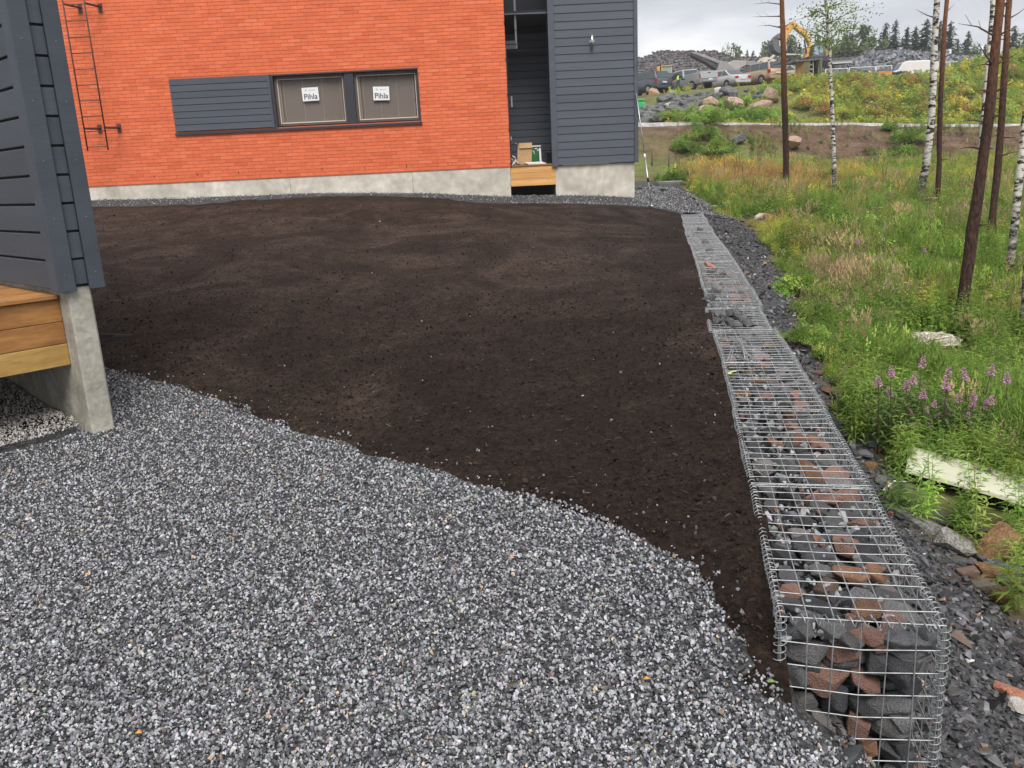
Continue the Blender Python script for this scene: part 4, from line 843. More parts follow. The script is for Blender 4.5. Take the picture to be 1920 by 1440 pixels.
place(1424, 412, (.34, .26, .24), 'pale grey green stone left of the salmon pink stone', M_palest, up=.3)
place(1452, 402, (.26, .2, .18), 'small grey stone behind the salmon pink stone', M_greyst)
place(1488, 282, (1.2, .9, .9), 'pinkish pointed boulder behind the nearest pine in the meadow', M_pinkst, up=.4)
place(1383, 272, (1.0, .8, .7), 'grey boulder half hidden in the meadow weeds', M_greyst, up=.4)
place(1350, 390, (.5, .3, .12), 'flat pale grey stone at the edge of the gravel slope', M_palest)
# pale rag-like slab
g = ground(1745, 655); q = hull_mesh('pale_slab', 26, (.72, .26, .2), M_palest, 77, blocky=.1, bevel=.01, noise=.008); o = loose_stone(g + (0, 0, .10), 1.0, 'long pale pinkish grey slab lying in the weeds in front of the dark pine', me=q, name='pale_slab', rot=(.1, .05, -.25), m=colmat('pale slab', (.40, .34, .29), (.60, .55, .48)))
# white plastic trough
A = ground(1694, 892) + (0, 0, .12); B = ground(1990, 992) + (0, 0, .17); d = (B - A); Lt = np.linalg.norm(d); d /= Lt; nn_ = np.cross(d, (0, 0, 1)); nn_ /= np.linalg.norm(nn_); uu = np.cross(nn_, d); nn_, uu = nn_ * math.cos(.28) + uu * math.sin(-.28), uu * math.cos(.28) + nn_ * math.sin(.28)
q = MB(); V = []; prof = []
for k in range(9): an = math.pi * (k / 8) ; prof.append((.155 * math.cos(an), .05 * math.sin(an)))
for k in range(8, -1, -1): an = math.pi * (k / 8); prof.append((.146 * math.cos(an), .041 * math.sin(an)))
n = len(prof)
for sgm in (0, .5, 1): 
    for (u, v) in prof: V.append(A + d * Lt * sgm + nn_ * u + uu * (v + .01 * math.sin(sgm * 3)))
q.add(V, [(s * n + j, s * n + (j + 1) % n, (s + 1) * n + (j + 1) % n, (s + 1) * n + j) for s in range(2) for j in range(n)] + [tuple(range(n))[::-1], tuple(range(2 * n, 3 * n))], smooth=False)
M_cream2 = mat('cream plastic', (.44, .44, .32), (.52, .52, .40), scale=5, rough=.45)
tag(q.build('plastic_trough', M_cream2, None, loc=A), 'long cream white plastic trough lying on the slope among the weeds', 'trough')
# root and stick
q = MB(); a, b = ground(1560, 722), ground(1622, 697); q.tube([a, a * .6 + b * .4 + (0, 0, .12), b + (0, 0, .10)], [.03, .022, .012], 6); tag(q.build('dead_root', colmat('dead wood', (.10, .06, .04)), None, loc=a), 'dark curved dead root beside the gabion wall', 'root')
q = MB(); a = ground(1655, 928); q.tube([a + (0, 0, .03), a + (.1, .07, .06), a + (.19, .10, .04)], .006, 5); tag(q.build('white_strap', M_white, None, loc=a), 'short white plastic strap on the stones by the white trough', 'strap')
# ============================================================ FAR GROUND: road verge, boulders, heaps
def heap(name, crest, Yc, depth, base, label, m, step=.6, rough=.8, seed=1):
    P = np.array([atY(px, py, Yc) for px, py in crest]); xs = np.arange(P[0, 0] - 2, P[-1, 0] + 2, step); zc = np.interp(xs, P[:, 0], P[:, 2]) 
    zc = zc + fbm(xs * .5, xs * 0, 3, seed) * rough * .5
    ts = np.linspace(-1, 1, 31); base0 = base; X = np.repeat(xs[None], len(ts), 0); Y = Yc + ts[:, None] * depth + 0 * X
    sh = np.clip(1 - np.abs(ts) ** 1.3, 0, 1)[:, None]; edge = np.minimum(1, np.minimum(X - xs[0], xs[-1] - X) / 4.)
    base = base0 if base0 is not None else H(X, Y) - .12
    Z = base + (zc[None] - base) * sh * np.clip(edge, .0, 1) ** .6 + fbm(X * .6, Y * .6, 4, seed + 3) * rough * .6 * (1 - np.abs(ts))[:, None]
    o = grid(name, X, Y, Z, m); tag(o, label, kind='structure'); return X, Y, Z
M_heap = mat('crushed rock heap', (.075, .07, .075), (.19, .18, .185), scale=1.6, rough=.95, fine=(5, .5), bump=(3, 1., .4))
M_heapb = mat('brown spoil', (.10, .06, .045), (.17, .11, .08), scale=.8, rough=.95, fine=(5, .4), bump=(3, 1., .3))
M_far = inst_mat('far rock', rough=.85, fine=(2, .4))
fr_p = [proto('boulder_shape', hull_mesh('boulder_shape', 10, (1, .8, .65), M_far, 700 + k, blocky=.2)) for k in range(6)]
def rocks_on(XYZ, n, smin, smax, name, label, dark, lite, warm=.1, front=True):
    X, Y, Z = XYZ; r, c = X.shape; i = rng.integers(0, r if not front else r // 2 + 3, n); j = rng.integers(0, c, n)
    P = np.c_[X[i, j] + rng.uniform(-.3, .3, n), Y[i, j] + rng.uniform(-.3, .3, n), Z[i, j]]
    sc = np.exp(rng.uniform(np.log(smin), np.log(smax), n)); P[:, 2] += sc * .1; col = greys(n, dark, lite, 1.4); wm = rng.random(n) < warm; col[wm] *= (1.2, 1.0, .85)
    scatter(name, fr_p, P, rrot(n), sc, rng.integers(0, 6, n), col, label, 'rubble')
h1 = heap('crushed_rock_hill', [(1120, 112), (1170, 108), (1200, 105), (1240, 101), (1265, 97), (1300, 98), (1325, 98), (1345, 104), (1368, 112), (1400, 114), (1440, 116), (1480, 118), (1530, 118)], 118, 22, 9.6, 'long dark hill of crushed rock on the skyline', M_heap, seed=3)
rocks_on(h1, 14000, .10, .50, 'hill_rubble', 'loose rubble covering the crushed rock hill', (.05, .046, .05), (.19, .175, .18))
h2 = heap('crushed_rock_heap', [(1362, 150), (1378, 140), (1400, 131), (1430, 123), (1455, 121), (1485, 120), (1515, 120), (1545, 126)], 96, 7, 9, 'low dark heap of crushed rock behind the parked cars', M_heap, seed=8)
rocks_on(h2, 2200, .15, .5, 'heap_rubble', 'loose rubble on the low heap behind the parked cars', (.05, .05, .055), (.18, .17, .17))
h3 = heap('blasted_rock_heap', [(1555, 128), (1580, 118), (1605, 112), (1630, 104), (1650, 99), (1680, 99), (1710, 100), (1730, 106), (1775, 107), (1810, 108), (1840, 114), (1890, 118), (1960, 118)], 112, 9, 9.6, 'heap of blasted blue grey rock behind the white van', M_heap, seed=5)
rocks_on(h3, 7500, .3, 1.0, 'blasted_rock', 'blue grey blasted boulders piled behind the white van', (.07, .075, .09), (.27, .28, .31), warm=.12)
heap('sand_heap', [(1393, 122), (1410, 117), (1422, 112), (1432, 107), (1440, 108), (1452, 110), (1470, 106), (1480, 112)], 108, 4, 9.6, 'pale heap of crushed sand under the digger bucket', mat('pale sand', (.36, .31, .25), (.48, .42, .35), scale=.8, rough=.95, fine=(4, .2)), seed=14, rough=.3)
for cr, lab, Yc in (([(1568, 150), (1590, 138), (1610, 134), (1630, 131), (1645, 136), (1662, 148)], 'low brown earth mound left of the white van', 69), ([(1715, 162), (1728, 150), (1738, 139), (1744, 140), (1752, 152)], 'small red brown earth mound beside the front birch trunk', 62)):
    heap('earth_mound', cr, Yc, 3, None, lab, M_heapb, seed=21, rough=.3, step=.4)
# boulders on the slope below the cars
br_ = random.Random(3)
def boulder(px, py, size, label, m, group=None, up=.3, Yf=None):
    g = ground(px, py); o = loose_stone(g + np.array([0, 0, size[2] * up]), size, label, group, m, name='boulder', me=(rock_me[br_.randrange(14)] if m in (M_tanst, M_pinkst, M_redst) else None)); o['category'] = 'boulder'; return o
boulder(1333, 206, (2.1, 1.5, 1.2), 'upper tan boulder left of the green bush on the work yard slope', M_tanst)
boulder(1325, 220, (2.0, 1.4, 1.3), 'lower rounded tan boulder just above the roadside bushes', M_tanst)
boulder(1375, 215, (2.3, 1.6, 1.7), 'large pale pink boulder in the middle of the roadside slope', M_pinkst)
boulder(1448, 192, (2.3, 1.7, 1.4), 'broad tan boulder next to the bark of the nearest pine', M_tanst)
boulder(1425, 207, (1.9, 1.5, 1.0), 'small low tan boulder between the bushes left of the pine', M_pinkst)
boulder(1362, 178, (1.1, .9, 1.0), 'grey upright boulder below the silver saloon car', M_greyst); boulder(1375, 184, (1.0, .9, 1.0), 'dark hollowed boulder below the silver saloon car', M_greyst)
boulder(1346, 176, (.9, .7, .7), 'small white stone on the slope below the silver saloon car', M_palest); boulder(1254, 203, (.7, .6, .7), 'white triangular stone in the dark rubble on the slope', M_palest)
for k in range(130):
    t = k / 130; px = br_.uniform(1196, 1345); lo = 190 + (235 - 190) * (1 if px < 1240 else .75); py = br_.uniform(183 if px > 1240 else 205, 232 if px < 1235 else 219)
    s = br_.uniform(.4, .95); boulder(px, py, (s * 1.2, s, s * .85), 'dark blasted boulder in the %s part of the rubble slope, %s' % ('upper' if py < 200 else 'middle' if py < 216 else 'lower', 'behind the grey house corner' if px < 1228 else 'below the black hatchback' if px < 1262 else 'below the silver pickup' if px < 1310 else 'left of the tan boulders'), M_greyst if br_.random() < .85 else M_rockd, 'dark blasted boulders on the slope', up=.25)
for k in range(30):
    px = br_.uniform(1345, 1460); py = br_.uniform(172, 196); s = br_.uniform(.3, .7); boulder(px, py, (s * 1.2, s, s * .8), 'grey rubble stone on the slope just under the cars', M_greyst, 'grey stones under the parked cars', up=.2)
for px, py, s in ((1680, 154, .8), (1678, 176, .6), (1760, 152, .9), (1836, 168, 1.1)): boulder(px, py, (s * 1.3, s, s * .8), 'dark grey stone showing between the bushes on the weedy bank', M_greyst, 'stones between the bushes on the bank', up=.4)
# ============================================================ VEHICLES
M_tyre = mat('tyre rubber', (.012, .012, .013), rough=.85); M_rim = mat('wheel rim', (.35, .35, .36), rough=.4, metal=.6); M_cg = mat('car glass', (.05, .065, .075), rough=.12, spec=.8); M_tail = mat('tail light', (.35, .02, .02), rough=.3); M_trimb = mat('black trim', (.02, .02, .022), rough=.6)
M_plate = mat('number plate', (.7, .7, .68), rough=.5)
def car_paint(n, c): return mat(n, c, tuple(min(1, v * 1.06) for v in c), scale=2, rough=.28, spec=.6, metal=.25)
def loft(mb, secs, m=0, smooth=True):
    n = len(secs[0]); V = [p for s in secs for p in s]; mb.add(V, [(i * n + j, i * n + j + 1, (i + 1) * n + j + 1, (i + 1) * n + j) for i in range(len(secs) - 1) for j in range(n - 1)] + [tuple(range(n))[::-1], tuple((len(secs) - 1) * n + j for j in range(n))], m, smooth)
def wheel(parent, x, y, r, w):
    b = MB(); b.tube([(x, y - w / 2, r), (x, y - w / 2 + .02, r), (x, y + w / 2 - .02, r), (x, y + w / 2, r)], [r * .88, r, r, r * .88], 18); o = b.build('tyre', M_tyre, parent, local=True)
    s = -1 if y < 0 else 1; b = MB(); b.tube([(x, y + s * (w / 2 - .03), r), (x, y + s * (w / 2 + .008), r)], r * .62, 14); b.tube([(x, y + s * (w / 2), r), (x, y + s * (w / 2 + .02), r)], r * .2, 8); b.build('rim', M_rim, parent, local=True)
def car(label, paint, pos, head, prof, roofl, Lc, W, wb_, r=.31, pitch=0, tail='saloon', roll=0):
    """prof: lower body outline (x, z) along the car, x forward; roofl: cabin outline above the belt line"""
    t = thing('parked_car', label, 'car', pos, rot=(roll, pitch, head)); hw = W / 2
    b = MB(); xs = [p[0] for p in prof]
    secs = []
    for x, z in prof:
        q = 1 - .10 * (abs(x) / (Lc / 2))**4; zb = .22 + .12 * (abs(x) / (Lc / 2))**6
        secs.append([(x, -hw * q * .93, zb), (x, -hw * q, .45), (x, -hw * q * .99, z - .14), (x, -hw * q * .93, z - .02), (x, 0, z + .02), (x, hw * q * .93, z - .02), (x, hw * q * .99, z - .14), (x, hw * q, .45), (x, hw * q * .93, zb), (x, -hw * q * .93, zb)])
    loft(b, secs); b.build('body', paint, t, local=True)
    bz = roofl[0][1]; top = max(p[1] for p in roofl)
    b = MB(); secs = []
    for x, z in roofl:
        k = (z - bz) / (top - bz + 1e-6); yy = hw * (.93 - .17 * k); secs.append([(x, -yy, z), (x, -yy * .86, z + .035 * (k > .5)), (x, 0, z + .05 * (k > .5)), (x, yy * .86, z + .035 * (k > .5)), (x, yy, z)])
    # cabin as closed shell
    n = len(roofl); V = []; 
    for (x, z) in roofl: k = (z - bz) / (top - bz); yy = hw * (.93 - .17 * k); V += [(x, -yy, z), (x, yy, z)]
    Fc = [(2 * i, 2 * i + 2, 2 * i + 3, 2 * i + 1) for i in range(n - 1)] + [tuple(2 * i for i in range(n))[::-1], tuple(2 * i + 1 for i in range(n))]
    b.add(V, Fc); b.build('cabin', paint, t, local=True, bevel=.03)
    # glass: side strips, rear and front
    def gl(name, pts, mt=M_cg): g = MB(); g.add(pts, [tuple(range(len(pts)))]); o = g.build(name, mt, t, local=True); md = o.modifiers.new('thickness', 'SOLIDIFY'); md.thickness = .012; md.offset = 0; return o
    def at(x, z, s): k = (z - bz) / (top - bz); return (x, s * (hw * (.93 - .17 * k) + .007), z)
    fx0, fx1, rx0, rx1 = roofl[-1][0], roofl[-2][0], roofl[0][0], roofl[1][0]
    zt_, zb_ = top - .07, bz + .05
    def lx(z, a, bq): return a + (bq - a) * (z - bz) / (top - bz)
    mids = np.linspace(lx(zb_, rx0, rx1) + .16, lx(zb_, fx0, fx1) - .12, 4 if tail != 'pickup' else 2); 
    for s in (-1, 1):
        nW = len(mids) - 1
        for k in range(nW):
            xa, xb = mids[k] + .03, mids[k + 1] - .03; ta = max(xa, lx(zt_, rx0, rx1) + .12); tb = min(xb, lx(zt_, fx0, fx1) - .10)
            if tb > ta: gl('side_window', [at(xa, zb_, s), at(xb, zb_, s), at(tb, zt_, s), at(ta, zt_, s)])
    def face(name, z0_, z1_, a, bq, off): 
        xa, xb = lx(z0_, a, bq) + off, lx(z1_, a, bq) + off; ya = hw * (.93 - .17 * (z0_ - bz) / (top - bz)) * .88; yb = hw * (.93 - .17 * (z1_ - bz) / (top - bz)) * .86; gl(name, [(xa, -ya, z0_), (xa, ya, z0_), (xb, yb, z1_), (xb, -yb, z1_)])
    face('rear_window', zb_ + .02, zt_ + .01, rx0, rx1, -.012); face('windscreen', zb_ - .02, zt_ + .01, fx0, fx1, .012)
    for x in (-wb_ / 2, wb_ / 2):
        for y in (-hw + .09, hw - .09):
            wheel(t, x, y, r, .2); s = -1 if y < 0 else 1
            a = MB(); ar = [(x + (r + .05) * math.cos(q), y + s * .094, r + (r + .05) * math.sin(q)) for q in np.linspace(-.15, math.pi + .15, 12)]; a.add(ar, [tuple(range(12))]); a.build('wheel_arch', M_trimb, t, local=True)
    xr = prof[0][0]; zr = prof[1][1]
    for s in (-1, 1):
        if tail == 'estate': MB().box2((xr + .0, s * hw * .90 - .07, .78), (xr + .26, s * hw * .90 + .055, 1.02)).build('tail_light', M_tail, t, local=True)
        else: MB().box2((xr - .012, s * hw * .72 - .15, .66), (xr + .22, s * hw * .72 + .165, .86)).build('tail_light', M_tail, t, local=True)
        MB().box2((-xr - .14, s * hw * .7 - .15, .55), (-xr + .01, s * hw * .7 + .15, .68)).build('headlight', M_plate, t, local=True)
        MB().box2((fx0 - .35, s * (hw + .02) - .07, bz - .02), (fx0 - .22, s * (hw + .02) + .07, bz + .10)).build('mirror', M_trimb, t, local=True)
    MB().box2((xr - .05, -hw * .86, .34), (xr + .1, hw * .86, .52)).build('bumper', paint, t, local=True, bevel=.02)
    MB().box2((xr - .058, -.22, .60 if tail != 'estate' else .72), (xr + .01, .22, .71 if tail != 'estate' else .83)).build('number_plate', M_plate, t, local=True)
    return t
def cpos(px, py, Y): p = atY(px, py, Y); return (p[0], Y, max(p[2], 5.5))
sal = [(-2.33, .70), (-2.28, .96), (-1.6, 1.0), (-.5, .96), (.9, .95), (1.3, .92), (2.0, .80), (2.3, .66), (2.36, .50)]; salr = [(-1.75, .96), (-.95, 1.40), (-.3, 1.46), (.35, 1.42), (1.25, .93)]
est = [(-2.32, .80), (-2.30, 1.08), (-1.2, 1.08), (0, 1.06), (1.0, 1.04), (1.35, 1.02), (2.1, .92), (2.33, .74), (2.36, .55)]; estr = [(-2.28, 1.05), (-2.0, 1.60), (-.6, 1.70), (.45, 1.64), (1.3, 1.03)]
hat = [(-1.95, .80), (-1.93, 1.0), (-.9, 1.02), (0, 1.0), (.9, .98), (1.2, .96), (1.8, .84), (1.95, .7), (1.98, .5)]; hatr = [(-1.9, .99), (-1.55, 1.42), (-.4, 1.52), (.35, 1.46), (1.15, .97)]
HD = math.radians(117)
car('silver grey saloon car parked between the pickup and the gold estate', car_paint('silver paint', (.50, .51, .50)), cpos(1357, 168, 73), HD, sal, salr, 4.7, 1.82, 2.7, roll=-.03)
car('gold beige estate car parked highest in the row', car_paint('gold paint', (.46, .33, .21)), cpos(1421, 160, 74), HD - .02, est, estr, 4.7, 1.85, 2.75, r=.34, tail='estate', roll=-.02)
car('cream saloon car partly hidden behind the nearest pine trunk', car_paint('cream paint', (.52, .47, .36)), cpos(1469, 158, 76), HD + .3, sal, salr, 4.6, 1.8, 2.65)
car('black hatchback seen from behind left of the pickup', car_paint('black paint', (.03, .033, .04)), cpos(1238, 176, 73), math.radians(95), hat, hatr, 3.95, 1.72, 2.45, tail='estate')
car('dark grey people carrier at the left end of the car row beside the grey house', car_paint('dark paint', (.09, .10, .12)), cpos(1207, 178, 72), HD + .15, est, estr, 4.7, 1.85, 2.75, tail='estate')
# pickup
pk = thing('pickup_truck', 'silver pickup truck tilted nose down on the slope with its tailgate to the right', 'pickup', cpos(1288, 175, 71), rot=(-.06, .06, HD + .05)); PW = .92; sp = car_paint('pickup silver', (.40, .41, .42))
b = MB(); secs = []
for x, z in [(-2.6, 1.02), (-2.55, 1.14), (-.75, 1.14), (-.7, 1.12), (1.2, 1.10), (2.2, 1.02), (2.5, .92), (2.58, .66)]:
    secs.append([(x, -PW * .96, .46), (x, -PW, .7), (x, -PW, z - .1), (x, -PW * .95, z), (x, PW * .95, z), (x, PW, z - .1), (x, PW, .7), (x, PW * .96, .46), (x, -PW * .96, .46)])
loft(b, secs, smooth=False); b.build('body', sp, pk, local=True)
b = MB(); b.box2((-2.5, -PW * .85, 1.143), (-.85, PW * .85, 1.147)); b.build('load_bed', M_trimb, pk, local=True)
b = MB(); b.box2((-2.62, -PW, 1.04), (-.8, -PW + .07, 1.26)); b.box2((-2.62, PW - .07, 1.04), (-.8, PW, 1.26)); b.build('bed_side', sp, pk, local=True, bevel=.015)
b = MB(); b.box2((-2.68, -PW * .98, .74), (-2.60, PW * .98, 1.27)); b.build('tailgate', sp, pk, local=True, bevel=.02)
MB().box2((-2.70, -.12, 1.12), (-2.67, .12, 1.18)).build('tailgate_handle', M_trimb, pk, local=True)
b = MB(); rf = [(-.72, 1.12), (-.55, 1.76), (.45, 1.78), (1.15, 1.10)]
V = []
for x, z in rf: k = (z - 1.1) / .66; V += [(x, -PW * (.95 - .14 * k), z), (x, PW * (.95 - .14 * k), z)]
b.add(V, [(2 * i, 2 * i + 2, 2 * i + 3, 2 * i + 1) for i in range(3)] + [(6, 4, 2, 0), (1, 3, 5, 7)]); b.build('cabin', sp, pk, local=True, bevel=.03)
def gq(name, pts, par, mt=M_cg): g = MB(); g.add(pts, [tuple(range(len(pts)))]); o = g.build(name, mt, par, local=True); md = o.modifiers.new('thickness', 'SOLIDIFY'); md.thickness = .015; return o
gq('rear_window', [(-.71, -.74, 1.22), (-.71, .74, 1.22), (-.585, .66, 1.68), (-.585, -.66, 1.68)], pk)
for s in (-1, 1): gq('side_window', [(-.55, s * .885, 1.2), (.85, s * .885, 1.2), (.42, s * .79, 1.68), (-.46, s * .79, 1.68)], pk)
for x in (-1.6, 1.6):
    for y in (-PW + .1, PW - .1): wheel(pk, x, y, .38, .24)
for s in (-1, 1): MB().box2((-2.66, s * PW - .10, .78), (-2.55, s * PW + .012, 1.08)).build('tail_light', M_tail, pk, local=True)
MB().box2((-2.78, -PW * .9, .50), (-2.66, PW * .9, .66)).build('bumper', M_rim, pk, local=True)
MB().box2((-2.79, -.2, .60), (-2.775, .2, .70)).build('number_plate', M_plate, pk, local=True)
# white van
vn = thing('white_van', 'white panel van parked on the bank behind the weeds', 'van', (atY(1711, 146, 98)[0], 98, float(H(atY(1711, 146, 98)[0], 98))), rot=(0, 0, math.radians(176))); wp = mat('white van paint', (.68, .67, .63), (.74, .73, .70), scale=1, rough=.35, spec=.5)
b = MB(); b.prism([(-2.45, .35), (2.5, .35), (2.55, .95), (1.95, 1.15), (1.45, 1.95), (.9, 2.08), (-2.2, 2.0), (-2.42, 1.7)], -.9, .9); b.build('body', wp, vn, local=True, bevel=.09)
gq('side_window', [(.95, -.915, 1.25), (1.75, -.915, 1.2), (1.38, -.915, 1.78), (.95, -.915, 1.8)], vn); gq('windscreen', [(1.99, -.75, 1.18), (1.99, .75, 1.18), (1.53, .68, 1.9), (1.53, -.68, 1.9)], vn)
for x in (-1.5, 1.6):
    for y in (-.82, .82): wheel(vn, x, y, .33, .2)
MB().box2((-.9, -.912, 1.42), (.1, -.902, 1.55)).build('vent_panel', M_rim, vn, local=True); MB().box2((-2.4, -.915, .95), (2.3, -.905, .98)).build('body_strip', M_rim, vn, local=True); MB().box2((.55, -.912, .5), (.56, -.902, 1.9)).build('door_seam', M_trimb, vn, local=True)
# yellow loader
yel = mat('machine yellow', (.62, .33, .04), (.72, .42, .07), scale=2, rough=.5); lo = thing('yellow_loader', 'small yellow wheel loader behind the black hatchback and the pickup', 'loader', (atY(1247, 150, 100)[0], 100, float(H(atY(1247, 150, 100)[0], 100))), rot=(0, 0, 0))
lo.scale = (.74, .74, .70)
b = MB(); b.prism([(-1.7, .9), (1.5, .9), (1.6, 1.6), (.9, 1.9), (-.9, 1.9), (-1.6, 1.5)], -1, 1); b.build('body', yel, lo, local=True, bevel=.08)
b = MB(); b.box2((-.7, -.75, 1.9), (-.55, -.6, 3.4)); b.box2((.75, -.75, 1.9), (.9, -.6, 3.4)); b.box2((-.7, .6, 1.9), (-.55, .75, 3.4)); b.box2((.75, .6, 1.9), (.9, .75, 3.4)); b.box2((-.8, -.85, 3.4), (1.0, .85, 3.52)); b.build('cab_frame', yel, lo, local=True)
MB().box2((-.55, -.7, 1.9), (.75, .7, 3.39)).build('cab_glass', mat('greenish glass', (.25, .33, .3), rough=.2), lo, local=True)
MB().box2((-1.25, -.5, 1.8), (-.85, .5, 3.45)).build('engine_stack', yel, lo, local=True, bevel=.05)
for x in (-1.1, 1.1):
    for y in (-.95, .95): wheel(lo, x, y, .6, .35)
MB().prism([(1.7, .3), (2.6, .2), (2.7, .35), (2.0, .6), (1.9, 1.3), (1.7, 1.3)], -1.1, 1.1).build('bucket', M_greyst, lo, local=True)
# excavator, drawn in its own vertical plane
ex = thing('excavator', 'orange yellow excavator holding its bucket up above the rusty container', 'excavator', atY(1520, 112, 95)); ory = mat('excavator orange', (.66, .31, .06), (.76, .42, .12), scale=1.2, rough=.5)
def ppoly(pts, Y, y0, y1, name, m, parent, bev=.04):
    P = [atY(a, b, Y) for a, b in pts]; mb = MB(); mb.prism([(p[0], p[2]) for p in P], Y + y0, Y + y1); return mb.build(name, m, parent, bevel=bev)
ppoly([(1507, 110), (1509, 96), (1516, 86), (1512, 76), (1508, 69), (1487, 52), (1484, 44), (1487, 40), (1512, 62), (1518, 72), (1519, 88), (1516, 98), (1514, 108)], 95, -.35, .35, 'boom', ory, ex)
ppoly([(1489, 48), (1487, 41), (1480, 44), (1474, 50), (1469, 68), (1467, 84), (1472, 85), (1476, 66), (1484, 57)], 95, -.28, .28, 'stick', ory, ex)
ppoly([(1506, 74), (1511, 100), (1508, 101), (1504, 76)], 95, -.5, -.4, 'hydraulic_ram', M_greym, ex, 0); ppoly([(1490, 42), (1512, 59), (1511, 61), (1489, 44)], 95, -.1, .1, 'hydraulic_ram', M_greym, ex, 0)
ppoly([(1469, 62), (1461, 62), (1453, 68), (1446, 77), (1444, 85), (1448, 96), (1456, 102), (1467, 102), (1466, 97), (1458, 88), (1456, 76), (1468, 74)], 95, -.75, .75, 'bucket', M_greyst, ex)
ppoly([(1458, 76), (1466, 74), (1472, 90), (1470, 97), (1462, 92)], 95, -.77, -.72, 'bucket_side', mat('worn steel', (.42, .38, .3), rough=.6), ex, 0)
ppoly([(1520, 110), (1520, 86), (1523, 84), (1541, 83), (1542, 109)], 95, -.7, .7, 'cab', mat('cab grey', (.12, .14, .16), rough=.4), ex); 
ppoly([(1522, 103), (1522, 89), (1530, 88), (1530, 105)], 95, -.74, -.71, 'cab_window', mat('cab glass', (.30, .40, .44), rough=.15), ex, 0); ppoly([(1532, 101), (1532, 87), (1538, 87), (1538, 100)], 95, -.74, -.71, 'cab_window', mat('cab glass2', (.30, .40, .44), rough=.15), ex, 0)
ppoly([(1542, 108), (1542, 95), (1552, 95), (1552, 108)], 95, -1.2, 1.2, 'counterweight', ory, ex, .08); ppoly([(1508, 118), (1508, 108), (1552, 108), (1552, 114), (1545, 118)], 95, -1.3, 1.3, 'upper_body', M_greym, ex)
ppoly([(1500, 140), (1500, 126), (1506, 119), (1550, 119), (1556, 128), (1556, 140)], 95, -1.4, 1.4, 'track', M_tyre, ex)
# crusher conveyor
cv = thing('crusher_conveyor', 'dark slanting crusher conveyor in front of the crushed rock hill', 'conveyor', atY(1330, 140, 92)); M_dk = mat('dirty steel', (.04, .04, .045), (.08, .08, .085), scale=2, rough=.8); M_lt = mat('dusty steel', (.22, .22, .22), (.32, .32, .31), scale=2, rough=.8)
ppoly([(1295, 106), (1296, 101), (1306, 104), (1356, 130), (1362, 140), (1350, 138), (1320, 118)], 92, -.6, .6, 'belt_frame', M_dk, cv); ppoly([(1293, 100), (1303, 98), (1345, 113), (1366, 127), (1362, 130), (1340, 118), (1303, 103)], 92, -.4, .4, 'belt', M_lt, cv)
ppoly([(1338, 140), (1346, 116), (1356, 118), (1375, 130), (1385, 128), (1380, 142)], 92, -1, 1, 'crusher_body', M_lt, cv); ppoly([(1362, 122), (1370, 115), (1396, 116), (1394, 124), (1378, 133), (1368, 130)], 92.5, -1, 1, 'hopper', mat('pale dusty steel', (.36, .34, .30), rough=.8), cv)
ppoly([(1345, 142), (1347, 126), (1349, 126), (1349, 142)], 92, -.5, -.3, 'leg', M_dk, cv, 0); ppoly([(1395, 124), (1397, 116), (1440, 120), (1438, 125)], 103, -1, 1, 'outfeed_belt', M_lt, cv)
ppoly([(1440, 112), (1452, 101), (1462, 101), (1500, 102), (1500, 104), (1462, 105), (1453, 105), (1443, 114)], 100, -.4, .4, 'screen_arm', mat('pale arm', (.55, .52, .45), rough=.7), cv)
# rusty container / shed
ct = thing('corrugated_container', 'tall rusty yellow and green corrugated container standing at the end of the car row', 'container', atY(1517, 163, 70)); M_cy = mat('rusty yellow sheet', (.28, .16, .05), (.42, .27, .09), scale=1.5, rough=.8, stretch=(1, 1, .2)); M_cgn = mat('faded green sheet', (.10, .115, .05), (.17, .17, .085), scale=1.5, rough=.8, stretch=(1, 1, .2))
def corr(x0, x1, y0, y1, n, mt, Ya, Yb):
    for k in range(n):
        a = x0 + (x1 - x0) * k / n; b2 = x0 + (x1 - x0) * (k + 1) / n; Yk = Ya + (Yb - Ya) * (k + .5) / n; pt, pb_ = atY((a + b2) / 2, y0, Yk), atY((a + b2) / 2, y1, Yk); wd = (b2 - a) / 1560 * 70
        MB().box(((pt + pb_) / 2), (wd * .88, .10, pt[2] - pb_[2])).build('corrugated_sheet', mt, ct)
        MB().box(((pt + pb_) / 2) + (wd / 2, .05, 0), (wd * .3, .06, (pt[2] - pb_[2]))).build('sheet_fold', M_cgn, ct)
corr(1491, 1508, 113, 162, 7, M_cy, 70.6, 70); corr(1508, 1518, 112, 163, 4, M_cgn, 70, 70); corr(1533, 1541, 110, 150, 3, M_cgn, 70.3, 71)
ppoly([(1491, 114), (1518, 111), (1541, 109), (1541, 111), (1518, 114), (1491, 116)], 70, -.12, 2.2, 'roof_edge', M_greyst, ct, 0); ppoly([(1519, 163), (1519, 114), (1533, 113), (1533, 156)], 71.2, 0, .1, 'opening_shade_sheet', M_black, ct, 0)  # the black sheet paints the shade inside the container's opening
for k in range(5): ppoly([(1519, 120 + k * 8.5), (1524, 119.5 + k * 8.5), (1524, 122 + k * 8.5), (1519, 122.5 + k * 8.5)], 70.1, 0, .1, 'rung', mat('pale bar', (.35, .30, .25), rough=.7), ct, 0)
ppoly([(1524.2, 162), (1524.2, 113), (1525.8, 113), (1525.8, 162)], 70.05, 0, .15, 'post', M_lt, ct, 0)
